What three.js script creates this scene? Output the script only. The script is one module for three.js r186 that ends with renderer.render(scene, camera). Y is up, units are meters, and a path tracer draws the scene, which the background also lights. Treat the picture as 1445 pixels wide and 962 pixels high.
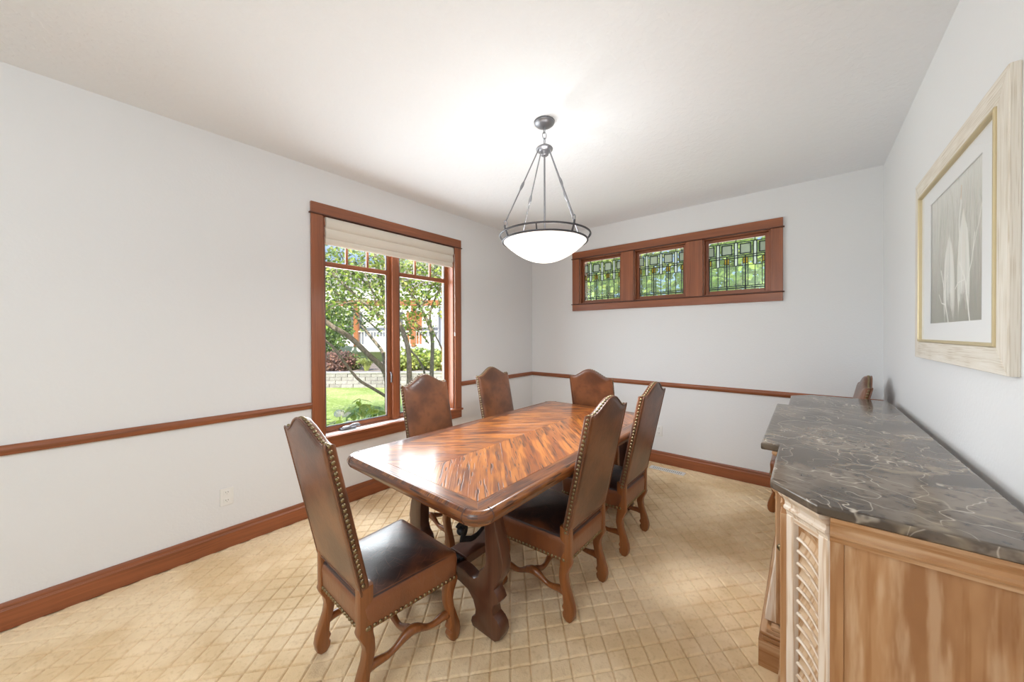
import * as THREE from 'three';
import { RoundedBoxGeometry } from 'three/addons/geometries/RoundedBoxGeometry.js';
import { mergeGeometries, mergeVertices, toCreasedNormals } from 'three/addons/utils/BufferGeometryUtils.js';
import { RectAreaLightUniformsLib } from 'three/addons/lights/RectAreaLightUniformsLib.js';

// ---------------------------------------------------------------- camera, sky, sun, large lights, exposure
const scene = new THREE.Scene();
const FRAME_W = 1445, FRAME_H = 962, FOCAL = 497.12;
const camera = new THREE.PerspectiveCamera(2 * Math.atan(FRAME_H / 2 / FOCAL) * 180 / Math.PI, FRAME_W / FRAME_H, 0.05, 200);
const EYE = new THREE.Vector3(2.9788, 1.4186, 4.0128);
const YAW = 0.6959, PITCH = 0.0062, ROLL = -0.0034;
const FWD = new THREE.Vector3(-Math.sin(YAW) * Math.cos(PITCH), -Math.sin(PITCH), -Math.cos(YAW) * Math.cos(PITCH));
const RGT = new THREE.Vector3(Math.cos(YAW), 0, -Math.sin(YAW));
const UPV = new THREE.Vector3().crossVectors(RGT, FWD);
{
  const r = RGT.clone().multiplyScalar(Math.cos(ROLL)).addScaledVector(UPV, Math.sin(ROLL));
  const u = UPV.clone().multiplyScalar(Math.cos(ROLL)).addScaledVector(RGT, -Math.sin(ROLL));
  camera.position.copy(EYE);
  camera.quaternion.setFromRotationMatrix(new THREE.Matrix4().makeBasis(r, u, FWD.clone().negate()));
  camera.setViewOffset(FRAME_W, FRAME_H, 0, 6.5, FRAME_W, FRAME_H);
}
const renderer = new THREE.WebGLRenderer({ antialias: true });
renderer.toneMapping = THREE.LinearToneMapping;
renderer.toneMappingExposure = 1.45;
renderer.shadowMap.enabled = true;
RectAreaLightUniformsLib.init();

{ // clear summer sky: pale at the horizon, blue above
  const w = 64, h = 128, d = new Float32Array(w * h * 4);
  for (let j = 0; j < h; j++) for (let i = 0; i < w; i++) {
    const e = (j + 0.5) / h * 2 - 1, t = Math.pow(Math.max(0, e), 0.55), k = (j * w + i) * 4;
    d[k] = 0.48 - 0.40 * t; d[k + 1] = 0.62 - 0.40 * t; d[k + 2] = 0.86 - 0.26 * t; d[k + 3] = 1;
  }
  const sky = new THREE.DataTexture(d, w, h, THREE.RGBAFormat, THREE.FloatType);
  sky.mapping = THREE.EquirectangularReflectionMapping; sky.magFilter = THREE.LinearFilter; sky.needsUpdate = true;
  scene.background = sky;
}
const sun = new THREE.DirectionalLight(new THREE.Color(1, 0.95, 0.86), 5.0);
sun.position.set(9, 13, 7); sun.target.position.set(-4, 0, -2); sun.castShadow = true;
sun.shadow.camera.left = -22; sun.shadow.camera.right = 22; sun.shadow.camera.top = 22; sun.shadow.camera.bottom = -22; sun.shadow.camera.far = 60;
sun.shadow.mapSize.set(2048, 2048);
scene.add(sun, sun.target);

const ROOM_W = 3.446, ROOM_H = 2.74, ROOM_L = 7.6;
function areaLight(color, power, w, h, from, to) {
  const l = new THREE.RectAreaLight(color, power, w, h); l.position.set(...from); l.lookAt(...to); scene.add(l); return l;
}
// unseen area lights added outside the two glazed openings, standing in for skylight
areaLight(new THREE.Color(0.90, 0.96, 1.0), 7.6, 1.36, 1.75, [-0.34, 1.49, 2.128], [3, 1.49, 2.128]);
areaLight(new THREE.Color(0.94, 0.98, 1.0), 2.2, 1.95, 0.55, [1.74, 2.09, -0.16], [1.74, 2.09, 3]);

// ---------------------------------------------------------------- helpers
let seed = 7;
function rnd() { seed = (seed + 0x6D2B79F5) | 0; let t = Math.imul(seed ^ (seed >>> 15), 1 | seed); t = (t + Math.imul(t ^ (t >>> 7), 61 | t)) ^ t; return ((t ^ (t >>> 14)) >>> 0) / 4294967296; }
const rr = (a, b) => a + (b - a) * rnd();
const V = (x, y, z) => new THREE.Vector3(x, y, z);
const used = {};
function numbered(n) { const k = used[n] = (used[n] ?? -1) + 1; return k ? n + '_' + String(k).padStart(3, '0') : n; }
function tag(o, label, category, group, kind) {
  if (label) o.userData.label = label;
  if (category) o.userData.category = category;
  if (group) o.userData.group = group;
  if (kind) o.userData.kind = kind;
  return o;
}
function thing(name, label, category, pos = [0, 0, 0], turn = 0, group, kind) {
  const o = new THREE.Group(); o.name = numbered(name); o.position.set(...pos); o.rotation.y = turn; scene.add(o);
  return tag(o, label, category, group, kind);
}
function part(name, geo, mat, parent) { const m = new THREE.Mesh(geo, mat); m.name = name; parent.add(m); return m; }
function solo(name, geo, mat, label, category, group, kind) { const m = new THREE.Mesh(geo, mat); m.name = numbered(name); scene.add(m); return tag(m, label, category, group, kind); }
function copyOf(o, pos, turn, label) { const c = o.clone(); c.name = numbered(o.name.replace(/_\d{3}$/, '')); c.position.set(...pos); c.rotation.y = turn; c.userData = { ...o.userData }; if (label) c.userData.label = label; scene.add(c); return c; }

// geometry. Every builder returns a non-indexed geometry with position, normal and uv (uv in metres, u along the grain)
function boxUV(g, grain = 'x', du = 0, dv = 0) {
  if (g.index) g = g.toNonIndexed();
  if (!g.attributes.normal) g.computeVertexNormals();
  for (const k of Object.keys(g.attributes)) if (!['position', 'normal'].includes(k)) g.deleteAttribute(k);
  const p = g.attributes.position, uv = new Float32Array(p.count * 2), a = V(0, 0, 0), b = V(0, 0, 0), c = V(0, 0, 0), n = V(0, 0, 0);
  const gi = 'xyz'.indexOf(grain);
  for (let i = 0; i < p.count; i += 3) {
    a.fromBufferAttribute(p, i); b.fromBufferAttribute(p, i + 1); c.fromBufferAttribute(p, i + 2);
    n.subVectors(b, a).cross(c.clone().sub(a));
    const m = [Math.abs(n.x), Math.abs(n.y), Math.abs(n.z)]; const ax = m.indexOf(Math.max(...m));
    let u, v;
    if (ax === gi) { u = (ax + 1) % 3; v = (ax + 2) % 3; } else { u = gi; v = 3 - gi - ax; }
    [a, b, c].forEach((q, k) => { const t = [q.x, q.y, q.z]; uv[(i + k) * 2] = t[u] + du; uv[(i + k) * 2 + 1] = t[v] + dv; });
  }
  g.setAttribute('uv', new THREE.BufferAttribute(uv, 2));
  return g;
}
function box(w, h, d, x = 0, y = 0, z = 0, grain, r = 0.003) {
  const g = r ? new RoundedBoxGeometry(w, h, d, 1, Math.min(r, w / 2.1, h / 2.1, d / 2.1)) : new THREE.BoxGeometry(w, h, d);
  g.translate(x, y, z);
  return boxUV(g, grain ?? (w >= h && w >= d ? 'x' : h >= d ? 'y' : 'z'), rr(0, 3), rr(0, 3));
}
function span(x0, x1, y0, y1, z0, z1, grain, r) { return box(x1 - x0, y1 - y0, z1 - z0, (x0 + x1) / 2, (y0 + y1) / 2, (z0 + z1) / 2, grain, r); }
const join = (...gs) => mergeGeometries(gs.flat(), false);
function lathe(pts, seg = 32, x = 0, y = 0, z = 0) { const g = new THREE.LatheGeometry(pts.map(([r, h]) => new THREE.Vector2(Math.max(r, 1e-5), h)), seg); g.translate(x, y, z); return boxUV(g, 'y'); }
function extrude(pts, depth, bevel = 0, curved = false, seg = 2, holes = []) {   // outline in x,y, thickness in z from 0 to depth
  const s = new THREE.Shape(); 
  const list = curved ? new THREE.CatmullRomCurve3(pts.map(([x, y]) => V(x, y, 0)), true, 'catmullrom', 0.5).getPoints(pts.length * 4).slice(0, -1).map((q) => [q.x, q.y]) : pts;
  list.forEach(([x, y], i) => i ? s.lineTo(x, y) : s.moveTo(x, y)); s.closePath();
  for (const h of holes) { const p = new THREE.Path(); h.forEach(([x, y], i) => i ? p.lineTo(x, y) : p.moveTo(x, y)); p.closePath(); s.holes.push(p); }
  const g = new THREE.ExtrudeGeometry(s, { depth: Math.max(1e-4, depth - 2 * bevel), bevelEnabled: bevel > 0, bevelSize: bevel, bevelOffset: -bevel, bevelThickness: bevel, bevelSegments: seg, steps: 1, curveSegments: 4 });
  g.translate(0, 0, bevel);
  return g;
}
function outward(pos, idx) {   // turns the faces of a closed surface to the outside
  let v = 0; for (let i = 0; i < idx.length; i += 3) { const [a, b, c] = [idx[i] * 3, idx[i + 1] * 3, idx[i + 2] * 3]; v += pos[a] * (pos[b + 1] * pos[c + 2] - pos[b + 2] * pos[c + 1]) - pos[a + 1] * (pos[b] * pos[c + 2] - pos[b + 2] * pos[c]) + pos[a + 2] * (pos[b] * pos[c + 1] - pos[b + 1] * pos[c]); }
  if (v < 0) for (let i = 0; i < idx.length; i += 3) { const t = idx[i + 1]; idx[i + 1] = idx[i + 2]; idx[i + 2] = t; }
  return idx;
}
function loft(rings, capA = true, capB = true) {   // closed rings of equal length
  const n = rings[0].length, pos = [], idx = [];
  rings.forEach((r) => r.forEach((q) => pos.push(q.x, q.y, q.z)));
  for (let k = 0; k < rings.length - 1; k++) for (let i = 0; i < n; i++) { const a = k * n + i, b = k * n + (i + 1) % n, c = a + n, d = b + n; idx.push(a, b, d, a, d, c); }
  const cap = (k, flip) => { const m = V(0, 0, 0); rings[k].forEach((q) => m.add(q)); m.divideScalar(n); const at = pos.length / 3; pos.push(m.x, m.y, m.z); for (let i = 0; i < n; i++) { const a = k * n + i, b = k * n + (i + 1) % n; flip ? idx.push(at, a, b) : idx.push(at, b, a); } };
  if (capA) cap(0, false); if (capB) cap(rings.length - 1, true);
  const g = new THREE.BufferGeometry(); g.setAttribute('position', new THREE.Float32BufferAttribute(pos, 3)); g.setIndex(outward(pos, idx)); g.computeVertexNormals();
  return g;
}
function tube(pts, radius, seg = 24, sides = 8, closed = false, flat = 1) {   // radius: number or function of 0..1; flat squeezes the section sideways
  const c = new THREE.CatmullRomCurve3(pts.map((q) => q.isVector3 ? q : V(...q)), closed, 'centripetal'), fr = c.computeFrenetFrames(seg, closed), rings = [];
  for (let k = 0; k <= seg; k++) {
    const t = k / seg, q = c.getPointAt(Math.min(1, t)), r = typeof radius === 'function' ? radius(t) : radius, ring = [];
    for (let i = 0; i < sides; i++) { const a = i / sides * Math.PI * 2; ring.push(q.clone().addScaledVector(fr.normals[k], Math.cos(a) * r).addScaledVector(fr.binormals[k], Math.sin(a) * r * flat)); }
    rings.push(ring);
  }
  const g = loft(rings, !closed, !closed);
  return boxUV(g, 'x');
}
function ring(R, r, x, y, z, seg = 64, sides = 8, flat = 1) { const p = []; for (let i = 0; i < 24; i++) { const a = i / 24 * Math.PI * 2; p.push(V(x + Math.cos(a) * R, y, z + Math.sin(a) * R)); } return tube(p, r, seg, sides, true, flat); }
function moulding(poly, profile, closed = false, crease = 0.5, grain = 'x') {   // poly [x,z] with the outside on its right hand; profile [outward, y]
  const n = poly.length, offs = [];
  for (let i = 0; i < n; i++) {
    const p = poly[i], a = closed || i ? poly[(i - 1 + n) % n] : null, b = closed || i < n - 1 ? poly[(i + 1) % n] : null;
    const nor = (s, e) => { const dx = e[0] - s[0], dz = e[1] - s[1], l = Math.hypot(dx, dz); return [-dz / l, dx / l]; };
    const n1 = a ? nor(a, p) : nor(p, b), n2 = b ? nor(p, b) : nor(a, p), mx = n1[0] + n2[0], mz = n1[1] + n2[1], k = 2 / Math.max(0.3, mx * mx + mz * mz);
    offs.push([mx * k, mz * k]);
  }
  const rings = poly.map((p, i) => profile.map(([o, y]) => V(p[0] + offs[i][0] * o, y, p[1] + offs[i][1] * o)));
  const pos = [], idx = [], m = profile.length;
  rings.forEach((r) => r.forEach((q) => pos.push(q.x, q.y, q.z)));
  const last = closed ? n : n - 1;
  for (let i = 0; i < last; i++) for (let j = 0; j < m; j++) { const j2 = (j + 1) % m, a = i * m + j, b = ((i + 1) % n) * m + j, c = i * m + j2, d = ((i + 1) % n) * m + j2; idx.push(a, c, d, a, d, b); }
  if (!closed) { const s = THREE.ShapeUtils.triangulateShape(profile.map(([o, y]) => new THREE.Vector2(o, y)), []); for (const [a, b, c] of s) { idx.push(a, b, c); const o = (n - 1) * m; idx.push(o + a, o + c, o + b); } }
  let g = new THREE.BufferGeometry(); g.setAttribute('position', new THREE.Float32BufferAttribute(pos, 3)); g.setIndex(outward(pos, idx));
  g = toCreasedNormals(g, crease);
  return boxUV(g, grain, rr(0, 2), rr(0, 2));
}
function sphere(r, x, y, z, w = 10, h = 6, sx = 1, sy = 1, sz = 1) { const g = new THREE.SphereGeometry(r, w, h); g.scale(sx, sy, sz); g.translate(x, y, z); return boxUV(g, 'x'); }
function cyl(r0, r1, h, x, y, z, seg = 12) { const g = new THREE.CylinderGeometry(r1, r0, h, seg); g.translate(x, y, z); return boxUV(g, 'y'); }

// ---------------------------------------------------------------- textures
const hash = (x, y, s) => { let h = Math.imul(x, 374761393) ^ Math.imul(y, 668265263) ^ Math.imul(s, 1274126177); h = Math.imul(h ^ (h >>> 13), 1103515245); return ((h ^ (h >>> 16)) >>> 0) / 4294967296; };
function vn(x, y, px, py, s) {   // value noise that repeats every px, py cells
  const xi = Math.floor(x), yi = Math.floor(y), fx = x - xi, fy = y - yi, u = fx * fx * (3 - 2 * fx), v = fy * fy * (3 - 2 * fy);
  const X0 = ((xi % px) + px) % px, X1 = (X0 + 1) % px, Y0 = ((yi % py) + py) % py, Y1 = (Y0 + 1) % py;
  const a = hash(X0, Y0, s), b = hash(X1, Y0, s), c = hash(X0, Y1, s), d = hash(X1, Y1, s);
  return a + (b - a) * u + (c - a) * v + (a - b - c + d) * u * v;
}
function fbm(u, v, nx, ny, oct, s) { let t = 0, a = 0.5, w = 0; for (let k = 0; k < oct; k++) { t += a * vn(u * nx, v * ny, nx, ny, s + k * 17); w += a; a *= 0.5; nx *= 2; ny *= 2; } return t / w; }
const mix = (a, b, t) => a.map((x, i) => x + (b[i] - x) * t);
const clamp = (x, a = 0, b = 1) => Math.min(b, Math.max(a, x));
const smooth = (a, b, x) => { const t = clamp((x - a) / (b - a)); return t * t * (3 - 2 * t); };
function tex(w, h, f, ru = 1, rv = 1, color = true) {   // f(u, v) gives sRGB 0..255 or a height 0..1; ru, rv: repeats per metre
  const d = new Uint8Array(w * h * 4);
  for (let j = 0; j < h; j++) for (let i = 0; i < w; i++) { const c = f((i + 0.5) / w, (j + 0.5) / h), k = (j * w + i) * 4; if (color) { d[k] = clamp(c[0], 0, 255); d[k + 1] = clamp(c[1], 0, 255); d[k + 2] = clamp(c[2], 0, 255); } else d[k] = d[k + 1] = d[k + 2] = clamp(c * 255, 0, 255); d[k + 3] = 255; }
  const t = new THREE.DataTexture(d, w, h, THREE.RGBAFormat); t.wrapS = t.wrapT = THREE.RepeatWrapping; t.magFilter = THREE.LinearFilter; t.minFilter = THREE.LinearMipmapLinearFilter; t.generateMipmaps = true;
  if (color) t.colorSpace = THREE.SRGBColorSpace; t.repeat.set(ru, rv); t.needsUpdate = true; return t;
}
const T = {};
// wood figure, nearly white so that the material's colour tints it: 1 m along the grain, 0.33 m across
T.grain = tex(512, 256, (u, v) => { const wob = fbm(u, v, 3, 4, 3, 3) * 0.10, f = fbm(u, v + wob, 4, 64, 3, 5), b = fbm(u, v + wob, 2, 12, 3, 9), k = 0.66 + 0.24 * b + 0.18 * f; return [255 * k, 250 * k, 244 * k]; }, 1, 3);
T.table = tex(1024, 256, (u, v) => { // rustic board: amber with dark brown streaks, gouges along the grain
  const wob = fbm(u, v, 3, 3, 3, 21) * 0.12, b = fbm(u, v + wob, 3, 8, 4, 23), f = fbm(u, v + wob, 6, 60, 3, 27), g = fbm(u, v, 10, 44, 2, 31), blotch = fbm(u, v, 4, 5, 3, 37);
  let c = mix([168, 100, 44], [218, 148, 72], smooth(0.25, 0.75, b)); c = mix(c, [124, 66, 34], 0.55 * smooth(0.50, 0.78, f)); c = mix(c, [92, 50, 30], 0.6 * smooth(0.55, 0.8, blotch)); c = mix(c, [44, 24, 18], 0.6 * smooth(0.70, 0.80, g)); return c; }, 1.1, 3.4);
T.tableBump = tex(512, 256, (u, v) => { const f = fbm(u, v, 6, 48, 3, 27), g = fbm(u, v, 10, 44, 2, 31); return 0.6 + 0.3 * f - 0.5 * smooth(0.66, 0.80, g); }, 1.1, 3.4, false);
T.leather = tex(512, 512, (u, v) => { const a = fbm(u, v, 4, 4, 4, 41), b = fbm(u, v, 14, 14, 3, 43); let c = mix([86, 54, 36], [130, 86, 56], smooth(0.25, 0.75, a)); c = mix(c, [76, 46, 31], 0.25 * smooth(0.5, 0.8, b)); return c; }, 2, 2);
T.leatherBump = tex(256, 256, (u, v) => 0.5 * fbm(u, v, 60, 60, 2, 51) + 0.5 * fbm(u, v, 10, 10, 3, 53), 5, 5, false);
{ // worn seat: nearly black hide rubbed back to brown in patches, crossed by fine creases; one repeat per 0.5 m seat
  const cr = []; seed = 91; for (let i = 0; i < 120; i++) { const x = rr(0, 1), y = rr(0, 1), a = rr(0, Math.PI), l = rr(0.05, 0.22), k = rr(-3, 3); cr.push([x, y, a, l, k]); }
  const W = 512, line = new Float32Array(W * W);
  for (const [x, y, a, l, k] of cr) for (let t = 0; t < 1; t += 0.003) { const s = (t - 0.5) * l, px = x + Math.cos(a + k * s) * s, py = y + Math.sin(a + k * s) * s, i = Math.floor(px * W), j = Math.floor(py * W); for (let q = -1; q <= 1; q++) for (let r = -1; r <= 1; r++) { const I = i + q, J = j + r; if (I >= 0 && J >= 0 && I < W && J < W) line[J * W + I] = Math.max(line[J * W + I], Math.sin(t * Math.PI) * (q || r ? 0.55 : 1)); } }
  T.seat = tex(W, W, (u, v) => { const e = Math.max(Math.abs(u - 0.5), Math.abs(v - 0.5)) * 2, n = fbm(u, v, 5, 5, 4, 61), m = smooth(0.66, 0.98, e * 0.72 + n * 0.46); let c = mix([46, 28, 28], [74, 44, 34], smooth(0.35, 0.7, fbm(u, v, 7, 7, 3, 63))); c = mix(c, [138, 82, 46], m); return mix(c, [140, 92, 70], 0.6 * line[Math.min(W - 1, Math.floor(v * W)) * W + Math.min(W - 1, Math.floor(u * W))]); }, 1, 1);
  seed = 7;
}
T.carpet = tex(512, 512, (u, v) => { const a = fbm(u, v, 90, 90, 2, 71), b = fbm(u, v, 5, 5, 4, 73); return mix(mix([230, 200, 156], [247, 222, 184], smooth(0.3, 0.7, b)), [186, 150, 104], 0.22 * smooth(0.5, 0.95, a)); }, 0.9, 0.9);
T.carpetBump = tex(512, 512, (u, v) => fbm(u, v, 128, 128, 2, 77), 2.2, 2.2, false);
T.paint = tex(256, 256, (u, v) => fbm(u, v, 40, 40, 3, 81), 2.5, 2.5, false);
T.knock = tex(512, 512, (u, v) => smooth(0.46, 0.60, fbm(u, v, 34, 34, 3, 83)), 1.2, 1.2, false);
T.marble = tex(1024, 1024, (u, v) => {   // brown grey stone, beige clouds, a net of thin white veins
  const w1 = fbm(u, v, 4, 4, 5, 91) - 0.5, w2 = fbm(u, v, 7, 7, 4, 93) - 0.5, w3 = fbm(u, v, 12, 12, 3, 94) - 0.5, cloud = fbm(u, v, 6, 9, 5, 95), fine = fbm(u, v, 60, 60, 3, 97);
  let c = mix([86, 76, 67], [128, 115, 101], smooth(0.30, 0.70, cloud)); c = mix(c, [58, 49, 43], 0.5 * smooth(0.5, 0.8, fine));
  const vein = (f) => Math.abs(((f % 1) + 1) % 1 - 0.5) * 2, on = (n, s, lo, hi) => smooth(lo, hi, fbm(u, v, n, n, 3, s));
  c = mix(c, [166, 150, 126], 0.65 * (1 - smooth(0.0, 0.16, vein(u * 3 + v * 2 + w1 * 2.2))) * on(5, 99, 0.42, 0.62));
  for (const [f, s, wd, k] of [[u * 4 - v * 3 + w2 * 1.5, 101, 0.030, 0.9], [u * 3 + v * 6 + w2 * 1.7 + 0.3, 103, 0.035, 0.8], [u * 9 + v * 2 + w3 * 1.5, 105, 0.05, 0.7], [u * 2 - v * 10 + w3 * 1.7, 107, 0.055, 0.7], [u * 13 - v * 7 + w3 * 1.8, 109, 0.07, 0.55]]) c = mix(c, [206, 196, 180], k * (1 - smooth(0.0, wd, vein(f))) * on(8, s, 0.42, 0.56));
  return c; }, 0.8, 0.8);
T.limed = tex(512, 512, (u, v) => { const f = fbm(u, v, 5, 70, 3, 111), b = fbm(u, v, 3, 9, 4, 113), w = fbm(u, v, 5, 32, 5, 117); let c = mix([158, 110, 68], [188, 142, 98], smooth(0.3, 0.7, b)); c = mix(c, [146, 92, 44], 0.4 * smooth(0.5, 0.8, f)); return mix(c, [226, 198, 168], 0.5 * smooth(0.44, 0.74, w)); }, 1, 1.4);
T.white = tex(256, 256, (u, v) => { const f = fbm(u, v, 4, 60, 3, 121), w = fbm(u, v, 5, 12, 3, 123); return mix(mix([226, 206, 184], [240, 228, 214], w), [180, 138, 96], 0.55 * smooth(0.52, 0.8, f)); }, 1.5, 3);
T.frame = tex(512, 256, (u, v) => { const f = fbm(u, v, 5, 120, 2, 131), w = fbm(u, v, 3, 8, 3, 133); return mix(mix([222, 213, 198], [238, 232, 222], w), [186, 170, 146], 0.5 * smooth(0.5, 0.8, f)); }, 2, 4);
T.linen = tex(256, 256, (u, v) => 0.5 * vn(u * 128, v * 32, 128, 32, 141) + 0.5 * vn(u * 32, v * 128, 32, 128, 143), 4, 4, false);
T.stone = tex(256, 256, (u, v) => mix([150, 146, 142], [204, 200, 196], fbm(u, v, 12, 12, 4, 151)), 1, 1);
T.bark = tex(256, 256, (u, v) => mix([112, 100, 86], [178, 166, 146], fbm(u, v, 10, 24, 4, 161)), 3, 3);
T.lawn = tex(512, 512, (u, v) => mix([146, 170, 80], [212, 224, 142], smooth(0.25, 0.75, 0.6 * fbm(u, v, 5, 5, 3, 171) + 0.4 * fbm(u, v, 120, 120, 2, 173))), 0.25, 0.25);
T.mulch = tex(256, 256, (u, v) => mix([110, 92, 78], [196, 184, 170], fbm(u, v, 40, 40, 3, 181)), 0.7, 0.7);

// ---------------------------------------------------------------- materials
const M = {};
const std = (o) => new THREE.MeshStandardMaterial(o), phy = (o) => new THREE.MeshPhysicalMaterial(o), C = (r, g, b) => new THREE.Color(r, g, b);
M.wall = std({ color: C(0.80, 0.80, 0.80), roughness: 0.85, bumpMap: T.paint, bumpScale: 0.0006 });
M.ceiling = std({ color: C(0.88, 0.895, 0.915), roughness: 0.95, bumpMap: T.knock, bumpScale: 0.0007 });
M.carpet = std({ map: T.carpet, bumpMap: T.carpetBump, bumpScale: 0.0015, roughness: 1 });
M.trim = phy({ color: C(0.37, 0.118, 0.044), map: T.grain, roughness: 0.44, clearcoat: 0.2, clearcoatRoughness: 0.25 });
M.bead = phy({ color: C(0.12, 0.04, 0.02), map: T.grain, roughness: 0.45 });
M.legWood = phy({ color: C(0.34, 0.115, 0.029), map: T.grain, roughness: 0.34, clearcoat: 0.5, clearcoatRoughness: 0.2 });
M.darkWood = phy({ color: C(0.125, 0.043, 0.022), map: T.grain, roughness: 0.36, clearcoat: 0.5, clearcoatRoughness: 0.22 });
M.planks = [C(0.80, 0.66, 0.50), C(0.74, 0.60, 0.46), C(0.80, 0.65, 0.47), C(0.70, 0.55, 0.42)].map((c) => phy({ color: c, map: T.table, bumpMap: T.tableBump, bumpScale: 0.0022, roughness: 0.36, clearcoat: 0.8, clearcoatRoughness: 0.17 }));
M.border = phy({ color: C(0.42, 0.34, 0.30), map: T.table, bumpMap: T.tableBump, bumpScale: 0.001, roughness: 0.34, clearcoat: 0.8, clearcoatRoughness: 0.18 });
M.leather = phy({ map: T.leather, color: C(0.92, 0.78, 0.67), bumpMap: T.leatherBump, bumpScale: 0.0012, roughness: 0.38, clearcoat: 0.45, clearcoatRoughness: 0.3 });
M.seat = phy({ map: T.seat, color: C(0.90, 0.86, 0.84), bumpMap: T.leatherBump, bumpScale: 0.0012, roughness: 0.34, clearcoat: 0.5, clearcoatRoughness: 0.3 });
M.brass = std({ color: C(0.27, 0.21, 0.12), metalness: 1, roughness: 0.28 });
M.iron = std({ color: C(0.035, 0.038, 0.045), metalness: 0.6, roughness: 0.38 });
M.pewter = std({ color: C(0.30, 0.30, 0.32), metalness: 0.85, roughness: 0.42 });
M.darkMetal = std({ color: C(0.10, 0.10, 0.11), metalness: 0.8, roughness: 0.45 });
M.opal = phy({ color: C(0.93, 0.92, 0.90), roughness: 1, transmission: 0.45, emissive: C(1, 0.97, 0.92), emissiveIntensity: 0.6, side: THREE.DoubleSide });
M.bulb = std({ color: C(1, 1, 1), emissive: C(1, 0.9, 0.76), emissiveIntensity: 6 });
M.fabric = phy({ color: C(0.80, 0.74, 0.65), roughness: 1, bumpMap: T.linen, bumpScale: 0.0008, transmission: 0.15 });
M.glass = phy({ color: C(1, 1, 1), roughness: 0, transmission: 1, ior: 1.5, specularIntensity: 0.5 });
M.clearArt = phy({ color: C(0.95, 0.98, 0.95), roughness: 0.06, transmission: 1, ior: 1.5 });
M.rippleArt = phy({ color: C(0.88, 0.95, 0.86), roughness: 0.16, transmission: 1, ior: 1.5 });
M.greyArt = phy({ color: C(0.44, 0.47, 0.42), roughness: 0.62, transmission: 0.9, ior: 1.5 });
M.barArt = phy({ color: C(0.62, 0.66, 0.62), roughness: 0.75, transmission: 0.8, ior: 1.5 });
M.amberArt = phy({ color: C(0.66, 0.52, 0.05), roughness: 0.35, transmission: 0.95, ior: 1.5 });
M.lead = std({ color: C(0.03, 0.045, 0.04), metalness: 0.4, roughness: 0.55 });
M.screen = std({ color: C(0.13, 0.135, 0.14), roughness: 0.6 });
M.plastic = std({ color: C(0.84, 0.83, 0.80), roughness: 0.35 });
M.slot = std({ color: C(0.04, 0.04, 0.04), roughness: 0.8 });
M.marble = phy({ map: T.marble, roughness: 0.14, ior: 1.42 });
M.limed = std({ map: T.limed, roughness: 0.55 });
M.white = std({ map: T.white, roughness: 0.6 });
M.washed = std({ map: T.white, color: C(0.80, 0.66, 0.50), roughness: 0.65 });
M.frame = std({ map: T.frame, roughness: 0.6, bumpMap: T.frame, bumpScale: 0.0008 });
M.gold = std({ color: C(0.64, 0.54, 0.34), metalness: 0.6, roughness: 0.5 });
M.mat = std({ color: C(0.86, 0.86, 0.855), roughness: 0.95 });
M.stone = std({ map: T.stone, roughness: 0.95 });
M.bark = std({ map: T.bark, roughness: 0.95, bumpMap: T.bark, bumpScale: 0.01 });
M.lawn = std({ map: T.lawn, roughness: 1 });
M.mulch = std({ map: T.mulch, roughness: 1 });
M.siding = std({ color: C(0.42, 0.46, 0.52), roughness: 0.8 });
M.pale = std({ color: C(0.74, 0.73, 0.70), roughness: 0.8 });
M.roof = std({ color: C(0.30, 0.28, 0.27), roughness: 0.9 });
M.rust = std({ color: C(0.42, 0.16, 0.06), roughness: 0.7 });
const leafy = (r, g, b) => phy({ color: C(r, g, b), roughness: 0.75, transmission: 0.4, side: THREE.DoubleSide });
M.leafA = leafy(0.38, 0.52, 0.09); M.leafB = leafy(0.18, 0.30, 0.06); M.leafC = leafy(0.52, 0.60, 0.18); M.leafRed = leafy(0.34, 0.19, 0.16);
M.bloom = phy({ color: C(0.78, 0.82, 0.68), roughness: 0.9, transmission: 0.25, side: THREE.DoubleSide });

// ---------------------------------------------------------------- the room
const WT = 0.20;   // wall thickness
const S = 'structure';
const WIN = { z0: 1.441, z1: 2.815, y0: 0.600, y1: 2.385 };
const HI = { y0: 1.803, y1: 2.378, cols: [[0.757, 1.313], [1.4595, 2.0155], [2.170, 2.726]] };
{
  const rect = (a0, a1, b0, b1) => [[a0, b0], [a1, b0], [a1, b1], [a0, b1]];
  let g = extrude(rect(-WT, ROOM_L + WT, -0.1, ROOM_H + 0.1), WT, 0, false, 1, [rect(WIN.z0, WIN.z1, WIN.y0, WIN.y1)]);
  g.rotateY(-Math.PI / 2);   // x,y,z -> z becomes -x.. outline runs along z
  tag(Object.assign(solo('wall_left', boxUV(g, 'z'), M.wall), {}), 'warm white painted wall with the double window', 'wall', null, S);
  g = extrude(rect(0, ROOM_W, -0.1, ROOM_H + 0.1), WT, 0, false, 1, HI.cols.map(([a, b]) => rect(a, b, HI.y0, HI.y1)));
  g.translate(0, 0, -WT);
  solo('wall_back', boxUV(g, 'x'), M.wall, 'warm white painted wall with the three leaded windows', 'wall', null, S);
  solo('wall_right', span(ROOM_W, ROOM_W + WT, -0.1, ROOM_H + 0.1, -WT, ROOM_L + WT, 'z', 0), M.wall, 'warm white painted wall where the framed picture hangs', 'wall', null, S);
  solo('wall_front', span(0, ROOM_W, -0.1, ROOM_H + 0.1, ROOM_L, ROOM_L + WT, 'x', 0), M.wall, 'plain warm white wall behind the viewer', 'wall', null, S);
  solo('ceiling', span(0, ROOM_W, ROOM_H, ROOM_H + 0.1, 0, ROOM_L, 'x', 0), M.ceiling, 'white ceiling with a knocked down plaster texture', 'ceiling', null, S);
}
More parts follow.
